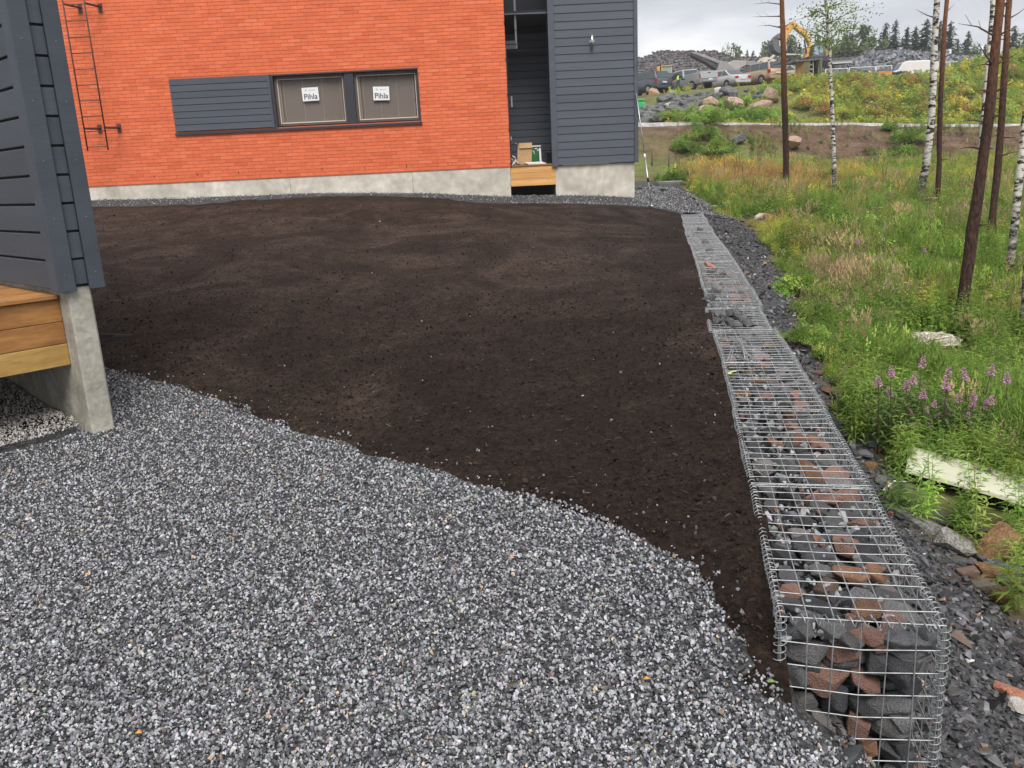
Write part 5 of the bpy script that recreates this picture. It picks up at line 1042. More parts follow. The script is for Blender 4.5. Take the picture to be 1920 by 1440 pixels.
# green skip, bent rusty sheet, blue barrel
gs = thing('green_machine', 'bright green machine part standing in the rubble beside the grey house corner', 'machine', atY(1202, 205, 58)); M_gr = mat('bright green', (.03, .33, .10), (.05, .42, .15), scale=2, rough=.5)
ppoly([(1192, 186), (1206, 186), (1208, 190), (1192, 191)], 58, -.5, .5, 'lid', M_gr, gs); ppoly([(1192, 192), (1206, 192), (1212, 203), (1210, 206), (1192, 206)], 58, -.6, .6, 'tub', M_gr, gs)
rs = thing('bent_roof_sheet', 'bent rusty corrugated sheet lying in front of the black hatchback', 'sheet', atY(1227, 178, 68))
for k in range(8): ppoly([(1216 + k * 2.7, 169 + k * .9), (1218.4 + k * 2.7, 169.7 + k * .9), (1218.6 + k * 2.7, 179 + k * .7), (1216.2 + k * 2.7, 178.4 + k * .7)], 68, -.06, .06, 'corrugation', M_cy, rs, 0)
P = [atY(1216, 169, 68), atY(1237.5, 176, 68), atY(1232, 167, 69.5), atY(1222, 164, 69.5)]; q = MB(); q.add(P + [p - (0, 0, .05) for p in P], [(0, 1, 2, 3), (7, 6, 5, 4)] + [(i, i + 4, (i + 1) % 4 + 4, (i + 1) % 4) for i in range(4)]); q.build('top_sheet', M_pinkst, rs)
q = MB(); p = atY(1251, 157, 80); q.tube([p - (0, 0, .6), p + (0, 0, .6)], .45, 14); tag(q.build('blue_barrel', mat('blue plastic', (.05, .12, .4), rough=.5), None, loc=p), 'blue barrel between the black hatchback and the pickup', 'barrel')
# person in a hi-vis vest behind the pickup
pe = atY(1271, 178, 69.3); pe[2] = float(H(pe[0], 69.3)); root = thing('person', 'person in a yellow hi-vis vest bending at the side of the silver pickup', 'person', pe)
def skin(name, pts, edges, rad, m, parent):
    me = bpy.data.meshes.new(name); me.from_pydata(pts, edges, []); o = bpy.data.objects.new(name, me); COL.objects.link(o); o.parent = parent; me.materials.append(m)
    bm = bmesh.new(); bm.from_mesh(me); sk = bm.verts.layers.skin.verify()
    for v, r in zip(bm.verts, rad): v[sk].radius = (r, r); v[sk].use_root = v.index == 0
    bm.to_mesh(me); bm.free(); o.modifiers.new('skin', 'SKIN'); s = o.modifiers.new('sub', 'SUBSURF'); s.levels = s.render_levels = 1; return o
skin('body', [(0, 0, .95), (.05, 0, 1.2), (.16, 0, 1.42), (.22, 0, 1.52), (.28, 0, 1.66), (-.02, .1, .5), (0, .1, .06), (.1, .1, .03), (0, -.1, .5), (.03, -.1, .06), (.13, -.1, .03), (.2, .2, 1.38), (.35, .24, 1.12), (.55, .2, 1.1), (.2, -.2, 1.38), (.36, -.24, 1.12), (.55, -.2, 1.08)],
     [(0, 1), (1, 2), (2, 3), (3, 4), (0, 5), (5, 6), (6, 7), (0, 8), (8, 9), (9, 10), (2, 11), (11, 12), (12, 13), (2, 14), (14, 15), (15, 16)], [.16, .15, .17, .06, .105, .09, .055, .05, .09, .055, .05, .075, .05, .035, .075, .05, .035], mat('work clothes', (.05, .06, .08), rough=.9), root)
skin('hi_vis_vest', [(.0, 0, .98), (.05, 0, 1.2), (.15, 0, 1.40)], [(0, 1), (1, 2)], [.19, .18, .20], mat('hi vis yellow', (.55, .72, .10), rough=.7), root)
# white board buildings and poles on the skyline
bb_ = thing('white_trailer', 'long low white trailer roof on the skyline behind the blasted rock', 'trailer', atY(1745, 110, 118)); ppoly([(1714, 104), (1728, 101), (1772, 99), (1772, 107), (1714, 109)], 118, -1, 1, 'box_body', M_white, bb_, 0); ppoly([(1714, 102), (1728, 99.5), (1772, 97.5), (1772, 99), (1728, 101), (1714, 104)], 118, -1.2, 1.2, 'roof', M_greyst, bb_, 0); ppoly([(1771, 94), (1776, 94), (1776, 106), (1771, 106)], 118, -1.1, 1.1, 'end_panel', M_white, bb_, 0)
wb2 = thing('low_white_shed', 'low white shed behind the birch left of the blasted rock heap', 'shed', atY(1572, 118, 105)); ppoly([(1552, 114), (1592, 111), (1592, 119), (1552, 122)], 105, -1, 1, 'wall', M_white, wb2, 0); ppoly([(1551, 112), (1593, 109), (1593, 111.4), (1551, 114.4)], 105, -1.3, 1.3, 'roof', M_greyst, wb2, 0)
q = MB(); a = atY(1842, 125, 110); b2 = atY(1842, 86, 110); q.tube([a, b2], .10, 6); tag(q.build('white_pole', M_white, None, loc=a), 'thin white pole standing on the skyline left of the big pine', 'pole')
# site fence panels
def fpanel(x0, y0, x1, y1, hpx, Y, lab):
    a, b, c, d_ = atY(x0, y0, Y), atY(x1, y1, Y), atY(x0, y0 + hpx, Y), atY(x1, y1 + hpx, Y); t = thing('fence_panel', lab, 'fence', (a + b) / 2, group='wire site fence panels on the work yard')
    q = MB(); 
    for s, e in ((a, b), (c, d_), (a, c), (b, d_)): q.tube([s, e], .035, 5)
    q.build('frame', M_white, t); q = MB()
    for k in range(1, 14): q.tube([a + (b - a) * k / 14, c + (d_ - c) * k / 14], .008, 3)
    for k in range(1, 5): q.tube([a + (c - a) * k / 5, b + (d_ - b) * k / 5], .008, 3)
    q.build('wire_mesh', M_zinc, t)
for args in [(1548, 130, 1590, 128, 12, 'site fence panel left of the small birch trunk'), (1593, 127, 1641, 125, 12, 'site fence panel above the low brown earth mound'), (1643, 125, 1672, 123, 12, 'site fence panel touching the back of the white van'), (1764, 118, 1800, 115, 14, 'site fence panel right of the thin pine'), (1801, 116, 1845, 112, 16, 'site fence panel in front of the orange pipe'), (1478, 133, 1492, 132, 8, 'short site fence panel behind the cream saloon')]:
    fpanel(args[0], args[1], args[2], args[3], args[4], 82, args[5])
M_orp = mat('orange plastic', (.62, .25, .04), rough=.5)
for k in range(5): p = atY(1649 + k * 5, 139, 80); tag(MB().box(p, (.24, .3, .42)).box(p - (0, 0, .2), (.28, .4, .12)).build('traffic_barrier', M_orp, None, loc=p, bevel=.03), 'orange plastic barrier block in the row beside the white van', 'barrier', 'orange barrier blocks by the van')
q = MB(); p = atY(1802, 127, 84); q.tube([p - (.0, 0, 0), p + (1.5, .8, .0)], .55, 16); tag(q.build('rusty_drum', M_rustst, None, loc=p), 'rusty orange steel drum lying by the fence on the bank', 'drum')
for k in range(4): p = atY(1818 + k * 5, 127, 83); tag(MB().box(p, (.24, .3, .34)).build('orange_block', M_orp, None, loc=p, bevel=.05), 'orange block in the row right of the rusty drum', 'barrier', 'orange blocks right of the drum')
# ============================================================ FAR TREES
M_needle = mat('spruce needles', (.022, .042, .020), (.05, .078, .036), scale=.8, rough=.9, fine=(3, .3)); M_leafy = mat('far birch leaves', (.07, .11, .035), (.13, .17, .06), scale=.8, rough=.9, fine=(3, .3)); M_fbark = mat('far bark', (.08, .06, .05), rough=.9)
def spruce_me(seed, h=1., w=.17):
    r = np.random.default_rng(seed); V = []; Fc = []
    for k in range(54):
        z = .06 + .93 * (k / 54) ** .95; L0 = w * (1 - z) ** .85 * r.uniform(.75, 1.15) + .008; nb = int(12 - 5 * z)
        for j in range(nb):
            a = r.uniform(0, 6.28); l = L0 * r.uniform(.65, 1.2); dz = -.25 * l; c, s = math.cos(a), math.sin(a); 
            for q in range(3):
                f0 = q / 3; f1 = (q + 1.25) / 3; wd = l * .52 * (1.15 - f0); x0, x1 = l * f0, l * f1; b = len(V)
                ja, jb = r.uniform(-.012, .012, 2)
                V += [(c * x0 - s * wd * .5, s * x0 + c * wd * .5, z + dz * f0 + ja), (c * x0 + s * wd * .5, s * x0 - c * wd * .5, z + dz * f0 - .012), (c * x1, s * x1, z + dz * f1 + jb - .014)]; Fc.append((b, b + 1, b + 2))
    me = bpy.data.meshes.new('crown'); me.from_pydata(V, [], Fc); me.materials.append(M_needle); return me
def leafy_me(seed, m, n=2600, w=.24, z0=.18):
    r = np.random.default_rng(seed); V = []; Fc = []; bl = [(r.normal(0, w * .35), r.normal(0, w * .35), r.uniform(z0 + .1, .92), r.uniform(.06, .13)) for _ in range(26)]
    for k in range(n):
        cx, cy, cz, cr_ = bl[r.integers(26)]; d_ = r.normal(size=3); d_ /= np.linalg.norm(d_); taper = 1 - .55 * max(0, (cz - .5)) * 2 * .6; p = np.array((cx * taper, cy * taper, cz)) + d_ * cr_ * r.uniform(.5, 1.05) * (.8, .8, 1.1)
        a, b_, c_ = r.normal(0, .014, (3, 3)); b = len(V); V += [tuple(p + a), tuple(p + b_), tuple(p + c_)]; Fc.append((b, b + 1, b + 2))
    me = bpy.data.meshes.new('crown'); me.from_pydata(V, [], Fc); me.materials.append(m); return me
sp_me = [spruce_me(900 + k, w=.25 + .02 * k) for k in range(4)]; lf_me = [leafy_me(920 + k, M_leafy) for k in range(3)]
tk = MB().tube([(0, 0, 0), (0, 0, .5), (0, 0, .99)], [.012, .008, .002], 6).build('trunk', M_fbark, None, local=True); tk_me = tk.data; bpy.data.objects.remove(tk)
def far_tree(px, py, Y, kind, label, group, k, wide=1.):
    tip = atY(px, py, Y); h = tip[2] - 6.8; t = thing('spruce_tree' if kind == 's' else 'leafy_tree', label, 'tree', (tip[0], Y, 6.8), rz=k * 1.3, group=group)
    for nm, me in (('trunk', tk_me), ('crown', (sp_me if kind == 's' else lf_me)[k % (4 if kind == 's' else 3)])):
        o = bpy.data.objects.new(nm, me); COL.objects.link(o); o.parent = t; o.scale = (h * wide, h * wide, h)
gs_, gl_ = 'spruces on the skyline behind the work yard', 'leafy trees on the skyline behind the work yard'
for k, (px, py, Y, kd, lab, wd) in enumerate([
    (1401, 90, 210, 's', 'small hazy spruce in the gap left of the pine trunk', .9), (1412, 91, 215, 's', 'second small hazy spruce in the gap left of the pine trunk', .9),
    (1375, 83, 190, 'l', 'rounded pale leafy tree above the crusher', .9), (1354, 90, 230, 'l', 'faint small leafy tree left of the rounded pale tree', .7),
    (1430, 80, 170, 'l', 'hazy tree standing behind the digger bucket', .8), (1441, 76, 175, 's', 'hazy spruce standing behind the digger bucket', 1.1), (1452, 84, 165, 'l', 'bushy tree under the digger bucket', .9),
    (1490, 66, 150, 'l', 'dark leafy tree framed by the excavator boom', 1.1), (1500, 78, 160, 's', 'spruce framed by the excavator boom', 1.2), (1534, 60, 150, 's', 'spruce rising behind the excavator cab', 1.1), (1548, 72, 140, 'l', 'bushy tree right behind the excavator cab', 1.2),
    (1600, 44, 130, 'l', 'leafy tree under the hanging birch twigs', 1.2), (1571, 78, 135, 'l', 'low leafy tree right of the small birch trunk', 1.3), (1590, 88, 128, 's', 'low dark spruce between the leafy trees', 1.3), (1630, 49, 140, 'l', 'tall light leafy tree left of the spruce row', 1.1),
    (1662, 39, 140, 's', 'first tall spruce of the dark row behind the blasted rock', 1.2), (1681, 33, 135, 's', 'tall pointed spruce left in the dark row', 1.1), (1703, 47, 135, 's', 'dark spruce in the middle of the row', 1.2), (1718, 46, 138, 's', 'dark spruce left of the tall middle one', 1.1), (1739, 32, 132, 's', 'tall spruce just left of the front birch trunk', 1.3), (1764, 35, 138, 's', 'spruce showing between birch and thin pine', 1.2), (1784, 36, 132, 's', 'large dark spruce right of the thin pine', 1.35), (1797, 70, 140, 's', 'low spruce at the foot of the large dark spruce', 1.1),
    (1817, 55, 138, 's', 'single spruce standing apart in the gap', 1.1), (1828, 84, 130, 'l', 'yellow green leafy tree beside the single spruce', 1.1), (1848, 80, 140, 's', 'spruce behind the white pole', 1.1), (1862, 70, 140, 's', 'spruce hidden behind the big pine trunk', 1.2), (1904, 45, 128, 's', 'tall spruce at the right edge of the picture', 1.4), (1890, 66, 135, 's', 'spruce left of the one at the right edge', 1.2), (1925, 62, 125, 'l', 'light green leafy tree at the right edge', 1.3)]):
    far_tree(px, py, Y, kd, lab, gs_ if kd == 's' else gl_, k, wd)
# ============================================================ NEAR TREES
def bark_mat(name, kind):
    m = bpy.data.materials.new(name); m.use_nodes = True; N = m.node_tree.nodes; L = m.node_tree.links; b = N['Principled BSDF']; b.inputs['Roughness'].default_value = .85; b.inputs['Specular IOR Level'].default_value = .2
    tc = N.new('ShaderNodeTexCoord'); mp = N.new('ShaderNodeMapping'); L.new(tc.outputs['Object'], mp.inputs[0]); n = N.new('ShaderNodeTexNoise'); n.inputs['Detail'].default_value = 5; n.inputs['Roughness'].default_value = .65; L.new(mp.outputs[0], n.inputs[0]); r = N.new('ShaderNodeValToRGB'); e = r.color_ramp.elements; L.new(n.outputs[0], r.inputs[0])
    sp = N.new('ShaderNodeSeparateXYZ'); L.new(tc.outputs['Object'], sp.inputs[0]); mr = N.new('ShaderNodeMapRange'); L.new(sp.outputs['Z'], mr.inputs[0])
    mx = N.new('ShaderNodeMix'); mx.data_type = 'RGBA'
    r2 = N.new('ShaderNodeValToRGB'); e2 = r2.color_ramp.elements; L.new(n.outputs[0], r2.inputs[0])
    if kind == 'birch':
        mp.inputs['Scale'].default_value = (5.5, 5.5, 15); n.inputs['Scale'].default_value = 1.0
        e[0].position = .45; e[0].color = (.03, .028, .026, 1); e[1].position = .50; e[1].color = (.62, .58, .51, 1); x = e.new(.7); x.color = (.72, .69, .63, 1)
        e2[0].position = .50; e2[0].color = (.035, .032, .03, 1); e2[1].position = .62; e2[1].color = (.45, .42, .37, 1); mr.inputs[1].default_value = .2; mr.inputs[2].default_value = 1.6
    else:
        mp.inputs['Scale'].default_value = (24, 24, 9); n.inputs['Scale'].default_value = 1.6
        e[0].position = .35; e[0].color = (.15, .06, .028, 1); e[1].position = .65; e[1].color = (.30, .135, .065, 1)
        e2[0].position = .38; e2[0].color = (.030, .017, .013, 1); e2[1].position = .70; e2[1].color = (.11, .058, .044, 1); mr.inputs[1].default_value = 2.4; mr.inputs[2].default_value = 4.6
    L.new(mr.outputs[0], mx.inputs[0]); L.new(r2.outputs[0], mx.inputs[6]); L.new(r.outputs[0], mx.inputs[7]); L.new(mx.outputs[2], b.inputs['Base Color'])
    bp = N.new('ShaderNodeBump'); bp.inputs['Strength'].default_value = .9; bp.inputs['Distance'].default_value = .02; L.new(n.outputs[0], bp.inputs['Height']); L.new(bp.outputs[0], b.inputs['Normal']); return m
M_birch = bark_mat('birch bark', 'birch'); M_pine = bark_mat('pine bark', 'pine'); M_twig = mat('dead twig', (.10, .08, .07), rough=.9); M_bleaf = mat('birch leaf', (.12, .19, .035), (.20, .28, .07), scale=2, rough=.7); 
for m__ in (M_bleaf,):
    N = m__.node_tree.nodes; L = m__.node_tree.links; b__ = N['Principled BSDF']; tr = N.new('ShaderNodeBsdfTranslucent'); tr.inputs[0].default_value = (.30, .42, .08, 1); ms = N.new('ShaderNodeMixShader'); ms.inputs[0].default_value = .5; L.new(b__.outputs[0], ms.inputs[1]); L.new(tr.outputs[0], ms.inputs[2]); L.new(ms.outputs[0], N['Material Output'].inputs[0])
M_pneed = mat('pine needle', (.03, .055, .02), (.06, .09, .035), scale=2, rough=.8)
def tree(name, label, bark, Y, pts, wpx, H_, stubs=(), crown=None, seed=1):
    """pts: trunk centre line in the photo from the base up; wpx: trunk width there"""
    base = ground(*pts[0]) if Y is None else None
    if base is None: a = atY(*pts[0], Y); base = np.array([a[0], Y, float(H(a[0], Y))])
    Y = base[1]; P = [base - (0, 0, .1)] + [atY(px, py, Y) for px, py in pts[1:]]; P[0][1] = Y
    dp = float(-(RC.T @ (base - EYE))[2]); R = [w / 2 / F * math.hypot(dp, 0) for w in wpx]
    d_ = P[-1] - P[-2]; d_ /= np.linalg.norm(d_); top = P[-1] + d_ * max(1., (H_ - (P[-1][2] - base[2]))); 
    P = P + [P[-1] * .5 + top * .5, top]; R = R + [R[-1] * .6, R[-1] * .12]
    # resample smooth
    P = np.array(P); t = np.r_[0, np.cumsum(np.linalg.norm(np.diff(P, axis=0), axis=1))]; tt = np.linspace(0, t[-1], 40); r_ = np.random.default_rng(seed)
    Q = np.stack([np.interp(tt, t, P[:, i]) for i in range(3)], 1); Rr = np.interp(tt, t, R) * (1 + r_.normal(0, .03, 40)); Rr[0] *= 1.35; Rr[1] *= 1.1; Q[:, :2] += r_.normal(0, .004, (40, 2)); 
    tr = thing(name, label, 'tree', base); MB().tube(Q, Rr, 12).build('trunk', bark, tr)
    stubs = list(stubs) + ([(r_.uniform(-20, 330), r_.choice([-1, 1]), r_.uniform(.08, .32), r_.uniform(-.2, .6)) for _ in range(9)] if bark is M_pine else [])
    for (py, side, ln, el) in stubs:        # dead branch stubs
        j = np.argmin([abs(pix(q)[1] - py) for q in Q]); q = Q[j]; a = r_.uniform(-.6, .6); dx = np.array([side * math.cos(a), math.sin(a), el]); dx /= np.linalg.norm(dx); rr = Rr[j]
        e1 = q + dx * ln * .5 + (0, 0, .02); e2 = q + dx * ln + np.array([0, 0, ln * r_.uniform(-.1, .25)]); b = MB(); b.tube([q, e1, e2], [rr * .22 + .004, .5 * rr * .22 + .003, .002], 5)
        if ln > .3:
            for s in (.4, .65): c = q + dx * ln * s; b.tube([c, c + np.array([dx[0] * .5, r_.uniform(-.5, .5), r_.uniform(.2, .7)]) * ln * .4], [.004, .002], 4)
        b.build('branch', M_twig if bark is M_birch or ln > .3 else bark, tr)
    if crown:
        mt, z0_, w_, n_, lf = crown; V = []; Fc = []; bt = MB()
        for k in range(n_ // 60):
            zz = r_.uniform(z0_, t[-1]); j = np.argmin(abs(tt - zz)); c = Q[j]; a = r_.uniform(0, 6.28); l = w_ * r_.uniform(.5, 1.1) * (1.1 - (zz - z0_) / (t[-1] - z0_ + 2)); e_ = c + np.array([math.cos(a) * l, math.sin(a) * l, l * r_.uniform(-.15, .5)]); bt.tube([c, (c + e_) / 2 + (0, 0, .08 * l), e_], [Rr[j] * .3 + .003, .006, .002], 4)
            for s in range(60):
                f = r_.uniform(.25, 1.08); p = c + (e_ - c) * f + r_.normal(0, .10 * l + .02, 3) * (1, 1, .8) - (0, 0, .10 * l * f); u, v = r_.normal(size=(2, 3)); u /= np.linalg.norm(u); v -= u * (v @ u); v /= np.linalg.norm(v); b = len(V); lw = lf * r_.uniform(.7, 1.3)
                V += [tuple(p - u * lw), tuple(p + v * lw * .6), tuple(p + u * lw), tuple(p - v * lw * .6)]; Fc.append((b, b + 1, b + 2, b + 3))
        bt.build('branches', M_twig, tr); me = bpy.data.meshes.new('crown'); o_ = origin(tr); me.from_pydata([tuple(np.array(p) - o_) for p in V], [], Fc); me.materials.append(mt); o = bpy.data.objects.new('crown', me); COL.objects.link(o); o.parent = tr
    return tr, Q
tree('pine_tree', 'slim pine trunk standing left of all the others in front of the car row', M_pine, None, [(1473, 364), (1474, 300), (1471, 200), (1469, 100), (1466, 0)], [13, 11, 11, 10, 8], 13, [(44, -1, .75, .25), (40, -1, .9, .05), (44, 1, .35, .5), (70, -1, .35, .1), (108, 1, .7, .45), (108, -1, .5, -.1), (145, 1, .18, .1), (145, -1, .15, 0), (72, 1, .15, 0), (200, 1, .1, 0), (3, -1, .9, .1), (250, -1, .06, 0)], (M_pneed, 7.5, 1.4, 1500, .06), 1)
tree('birch_tree', 'thin young birch with leafy twigs right of the slim pine', M_birch, None, [(1566, 378), (1564, 320), (1560, 200), (1556, 120), (1553, 60), (1548, 0)], [9, 8, 7, 6, 6, 5], 8.5, [], (M_bleaf, 4.3, 1.25, 3600, .036), 2)
tree('birch_tree', 'leaning birch with bold black and white bark and a dark split base', M_birch, None, [(1719, 392), (1722, 378), (1738, 300), (1746, 230), (1752, 100), (1757, 0)], [18, 16, 13, 13, 11, 10], 14, [(28, -1, .45, .35), (290, 1, .1, 0)], (M_bleaf, 8, 1.5, 2400, .05), 3)
tree('pine_tree', 'thin straight pine close behind the black and white birch', M_pine, None, [(1757, 396), (1760, 330), (1763, 200), (1768, 100), (1775, 0)], [9, 9, 9, 8, 7], 12, [(75, 1, .12, .1), (172, -1, .1, 0), (210, 1, .08, 0), (3, 1, .15, .3), (3, -1, .15, .3)], (M_pneed, 8, 1.2, 1200, .06), 4)
tree('pine_tree', 'tall reddish pine trunk nearest the camera on the right', M_pine, None, [(1803, 605), (1807, 560), (1822, 440), (1838, 330), (1850, 250), (1862, 130), (1871, 50), (1877, -30)], [24, 20, 21, 18, 17, 16, 15, 14], 12, [(120, 1, .18, .25), (95, -1, .5, .45), (145, -1, .45, .5), (182, 1, .30, .4), (65, 1, .10, .1), (286, 1, .12, -.1), (286, -1, .08, .2), (345, -1, .05, .1), (400, 1, .06, .1), (450, -1, .05, .1), (420, 1, .18, .4), (240, 1, .2, .5)], (M_pneed, 8, 1.5, 1500, .05), 5)
tree('pine_tree', 'dark pine trunk flecked with lichen just right of the reddish pine', M_pine, None, [(1857, 455), (1862, 400), (1872, 300), (1878, 230), (1884, 130), (1890, 40), (1896, -30)], [14, 13, 12, 11, 11, 10, 9], 12, [(120, 1, .3, .3), (20, 1, .3, .4), (20, -1, .4, .9), (160, 1, .1, .2), (210, -1, .25, .5), (265, -1, .2, .8), (300, 1, .1, .1)], (M_pneed, 8, 1.3, 1300, .06), 6)
tree('birch_tree', 'slender birch partly hidden behind the reddish pine', M_birch, 17.5, [(1828, 420), (1834, 330), (1842, 250), (1852, 130), (1860, 30), (1864, -30)], [10, 9, 9, 9, 8, 8], 12, [], (M_bleaf, 7.5, 1.2, 1800, .05), 7)
tree('birch_tree', 'birch leaning out of the picture at the right edge', M_birch, None, [(1894, 522), (1897, 470), (1907, 380), (1918, 270), (1929, 170), (1945, 0)], [16, 14, 14, 13, 12, 11], 11, [], (M_bleaf, 7, 1.3, 1800, .05), 8)
tree('birch_tree', 'nearest birch trunk cut off by the right edge', M_birch, None, [(1922, 640), (1926, 560), (1940, 400), (1960, 250)], [22, 19, 18, 17], 10, [], (M_bleaf, 7, 1.2, 1200, .05), 9)
# fallen birch poles, stakes, dead stalks
def pole(a, b, Y, r, name, label, m, cat, lift=.35):
    A, B = atY(*a, Y), atY(*b, Y); q = MB(); q.tube([A, (A + B) / 2 + (0, 0, .03), B], [r * 1.1, r, r * .7], 7); return tag(q.build(name, m, None, loc=A), label, cat)
pole((1625, 390), (1822, 403), 18.2, .032, 'fallen_birch', 'fallen thin birch stem lying lower across the meadow', M_birch, 'log'); pole((1728, 372), (1850, 385), 18.8, .04, 'fallen_birch', 'fallen birch stem propped behind the two middle trunks', M_birch, 'log')
def stake(px, y0, y1, r, label, m, name='stake', cat='stake'):
    g = ground(px, y1); t_ = atY(px, y0, g[1]); q = MB(); q.tube([g - (0, 0, .1), t_], [r, r * .8], 6); tag(q.build(name, m, None, loc=g), label, cat)
stake(1222.5, 283, 311, .035, 'dark post standing in the meadow nearest the grey house', M_twig); stake(1254, 288, 318, .035, 'dark post in the orange grass left of the orange stake', M_twig); stake(1266, 307, 341, .028, 'orange marker stake at the end of the gravel path', mat('orange paint', (.7, .32, .04), rough=.6)); stake(1640, 297, 322, .045, 'short broken stump in the meadow left of the black and white birch', M_twig, 'stump', 'stump')
for k, (px, y0, y1) in enumerate([(1361, 285, 352), (1375, 300, 345), (1381, 290, 350), (1386, 282, 345), (1392, 300, 352), (1404, 310, 355), (1328, 322, 345), (1508, 280, 310), (1535, 285, 330), (1655, 290, 345), (1662, 300, 345), (1720, 425, 450)]):
    g = ground(px, y1); t_ = atY(px + br_.uniform(-4, 4), y0, g[1]); q = MB(); q.tube([g, (g + t_) / 2 + (br_.uniform(-.08, .08), 0, 0), t_], [.014, .010, .004], 5)
    for s in (.45, .6, .75, .85): c = g + (t_ - g) * s; q.tube([c, c + (br_.uniform(-.25, .25), br_.uniform(-.2, .2), .22)], [.006, .003], 4)
    tag(q.build('dry_stalk', M_twig, None, loc=g), 'thin leafless dead sapling stalk standing in the meadow', 'sapling', 'leafless sapling stalks in the meadow')
# ============================================================ VEGETATION
M_leaf = inst_mat('weed leaf', rough=.65, fine=(3, .25), leaf=True, spec=.25)
def blades(seed, n, h, spread, wd, bend=.5, head=False):
    r = np.random.default_rng(seed); mb = MB()
    for k in range(n):
        a = r.uniform(0, 6.28); c, s = math.cos(a), math.sin(a); l = h * r.uniform(.6, 1.1); b0 = r.uniform(0, spread * .35); lean = r.uniform(.1, 1) * spread * (1 + bend); pts = []
        for t in (0, .4, .75, 1): x = b0 + lean * t * t; z = l * (t - bend * .35 * t * t * t); w_ = wd * (1 - t) ** .7 * (1 if t else .7); pts += [(c * x - s * w_, s * x + c * w_, z), (c * x + s * w_, s * x - c * w_, z)]
        mb.add(pts[:7] if False else pts, [(0, 1, 3, 2), (2, 3, 5, 4), (4, 5, 7, 6)], smooth=True)
        if head and k % 2 == 0:
            x = b0 + lean; z = l * (1 - bend * .35)
            for q in range(5): o_ = r.normal(0, .018, 3); mb.add([(c * x + o_[0] - .010, s * x + o_[1], z + q * .022), (c * x + o_[0] + .010, s * x + o_[1], z + q * .022), (c * x + o_[0] * 1.6, s * x + o_[1] * 1.6, z + q * .022 + .05)], [(0, 1, 2)])
    o = mb.build('tuft_shape', M_leaf, None, local=True); COL.objects.unlink(o); return o
def herb(seed, nst, h, nl, ll, lw, spread=.12):
    r = np.random.default_rng(seed); mb = MB()
    for k in range(nst):
        a = r.uniform(0, 6.28); le = r.uniform(0, spread); hh_ = h * r.uniform(.65, 1.1); top = np.array([math.cos(a) * le, math.sin(a) * le, hh_]); b0 = np.array([math.cos(a), math.sin(a), 0]) * le * .4
        d_ = (top - b0); s_ = np.array([-math.sin(a), math.cos(a), 0]) * .004; mb.add([b0 - s_, b0 + s_, top + s_ * .4, top - s_ * .4], [(0, 1, 2, 3)])
        for j in range(nl):
            t = .12 + .88 * j / nl; p = b0 + d_ * t; an = j * 2.4 + r.uniform(-.4, .4); l = ll * r.uniform(.7, 1.15) * (1.05 - .45 * t); up_ = r.uniform(-.1, .55); dx = np.array([math.cos(an), math.sin(an), up_]); dx /= np.linalg.norm(dx); sx_ = np.array([-math.sin(an), math.cos(an), 0]) * lw / 2 * (1.05 - .35 * t); m_ = p + dx * l * .45; e_ = p + dx * l - np.array([0, 0, l * .25])
            mb.add([p, m_ + sx_, e_, m_ - sx_], [(0, 1, 2, 3)], smooth=False)
    o = mb.build('herb_shape', M_leaf, None, local=True); COL.objects.unlink(o); return o
def bush(seed, n, ls):
    r = np.random.default_rng(seed); mb = MB()
    for k in range(n):
        d_ = r.normal(size=3); d_ /= np.linalg.norm(d_); p = d_ * r.uniform(.25, .5) * (1 + .25 * math.sin(d_[0] * 5 + seed) * math.cos(d_[1] * 4)); p[2] = abs(p[2]) * 1.1; u, v = r.normal(size=(2, 3)); u /= np.linalg.norm(u); v -= u * (v @ u); v /= np.linalg.norm(v); l = ls * r.uniform(.7, 1.3)
        mb.add([p - u * l, p + v * l * .45, p + u * l, p - v * l * .45], [(0, 1, 2, 3)])
    o = mb.build('bush_shape', M_leaf, None, local=True); COL.objects.unlink(o); return o
protoV = [blades(1, 26, .42, .22, .0045), blades(2, 20, .34, .18, .004, .8), blades(3, 16, .5, .14, .0035, .3, True), herb(4, 5, .42, 13, .10, .022), herb(5, 4, .5, 16, .085, .018), herb(6, 6, .3, 9, .07, .030), bush(7, 170, .06), bush(8, 150, .075)]
GRN = np.array([(.155, .25, .042), (.20, .30, .058), (.12, .205, .038), (.27, .36, .08), (.20, .27, .07)]); YEL = np.array([(.37, .37, .075), (.32, .35, .08), (.46, .42, .07)]); TAN = np.array([(.36, .27, .15), (.32, .26, .14), (.40, .29, .18)]); ORA = np.array([(.52, .31, .13), (.46, .29, .12), (.38, .29, .12)])
def pal(A, n): return A[rng.integers(0, len(A), n)] * 1.32 * rng.lognormal(0, .22, (n, 1)) * rng.uniform(.93, 1.07, (n, 3))
EXCL = [(1868, 1050, .22, .5), (1850, 1085, .25, .4), (1800, 1060, .3, .5), (1895, 1090, .22, .4), (1880, 1135, .15, .35), (1745, 658, .42, .55), (1790, 985, .25, .3), (1488, 284, .7, 2.2), (1383, 274, .6, 1.5), (1448, 415, .5, 1.2), (1420, 412, .4, 1.), (1803, 606, .35, .3)] + [(1690 + 30 * k, 898 + 12 * k, .17, .75) for k in range(9)]
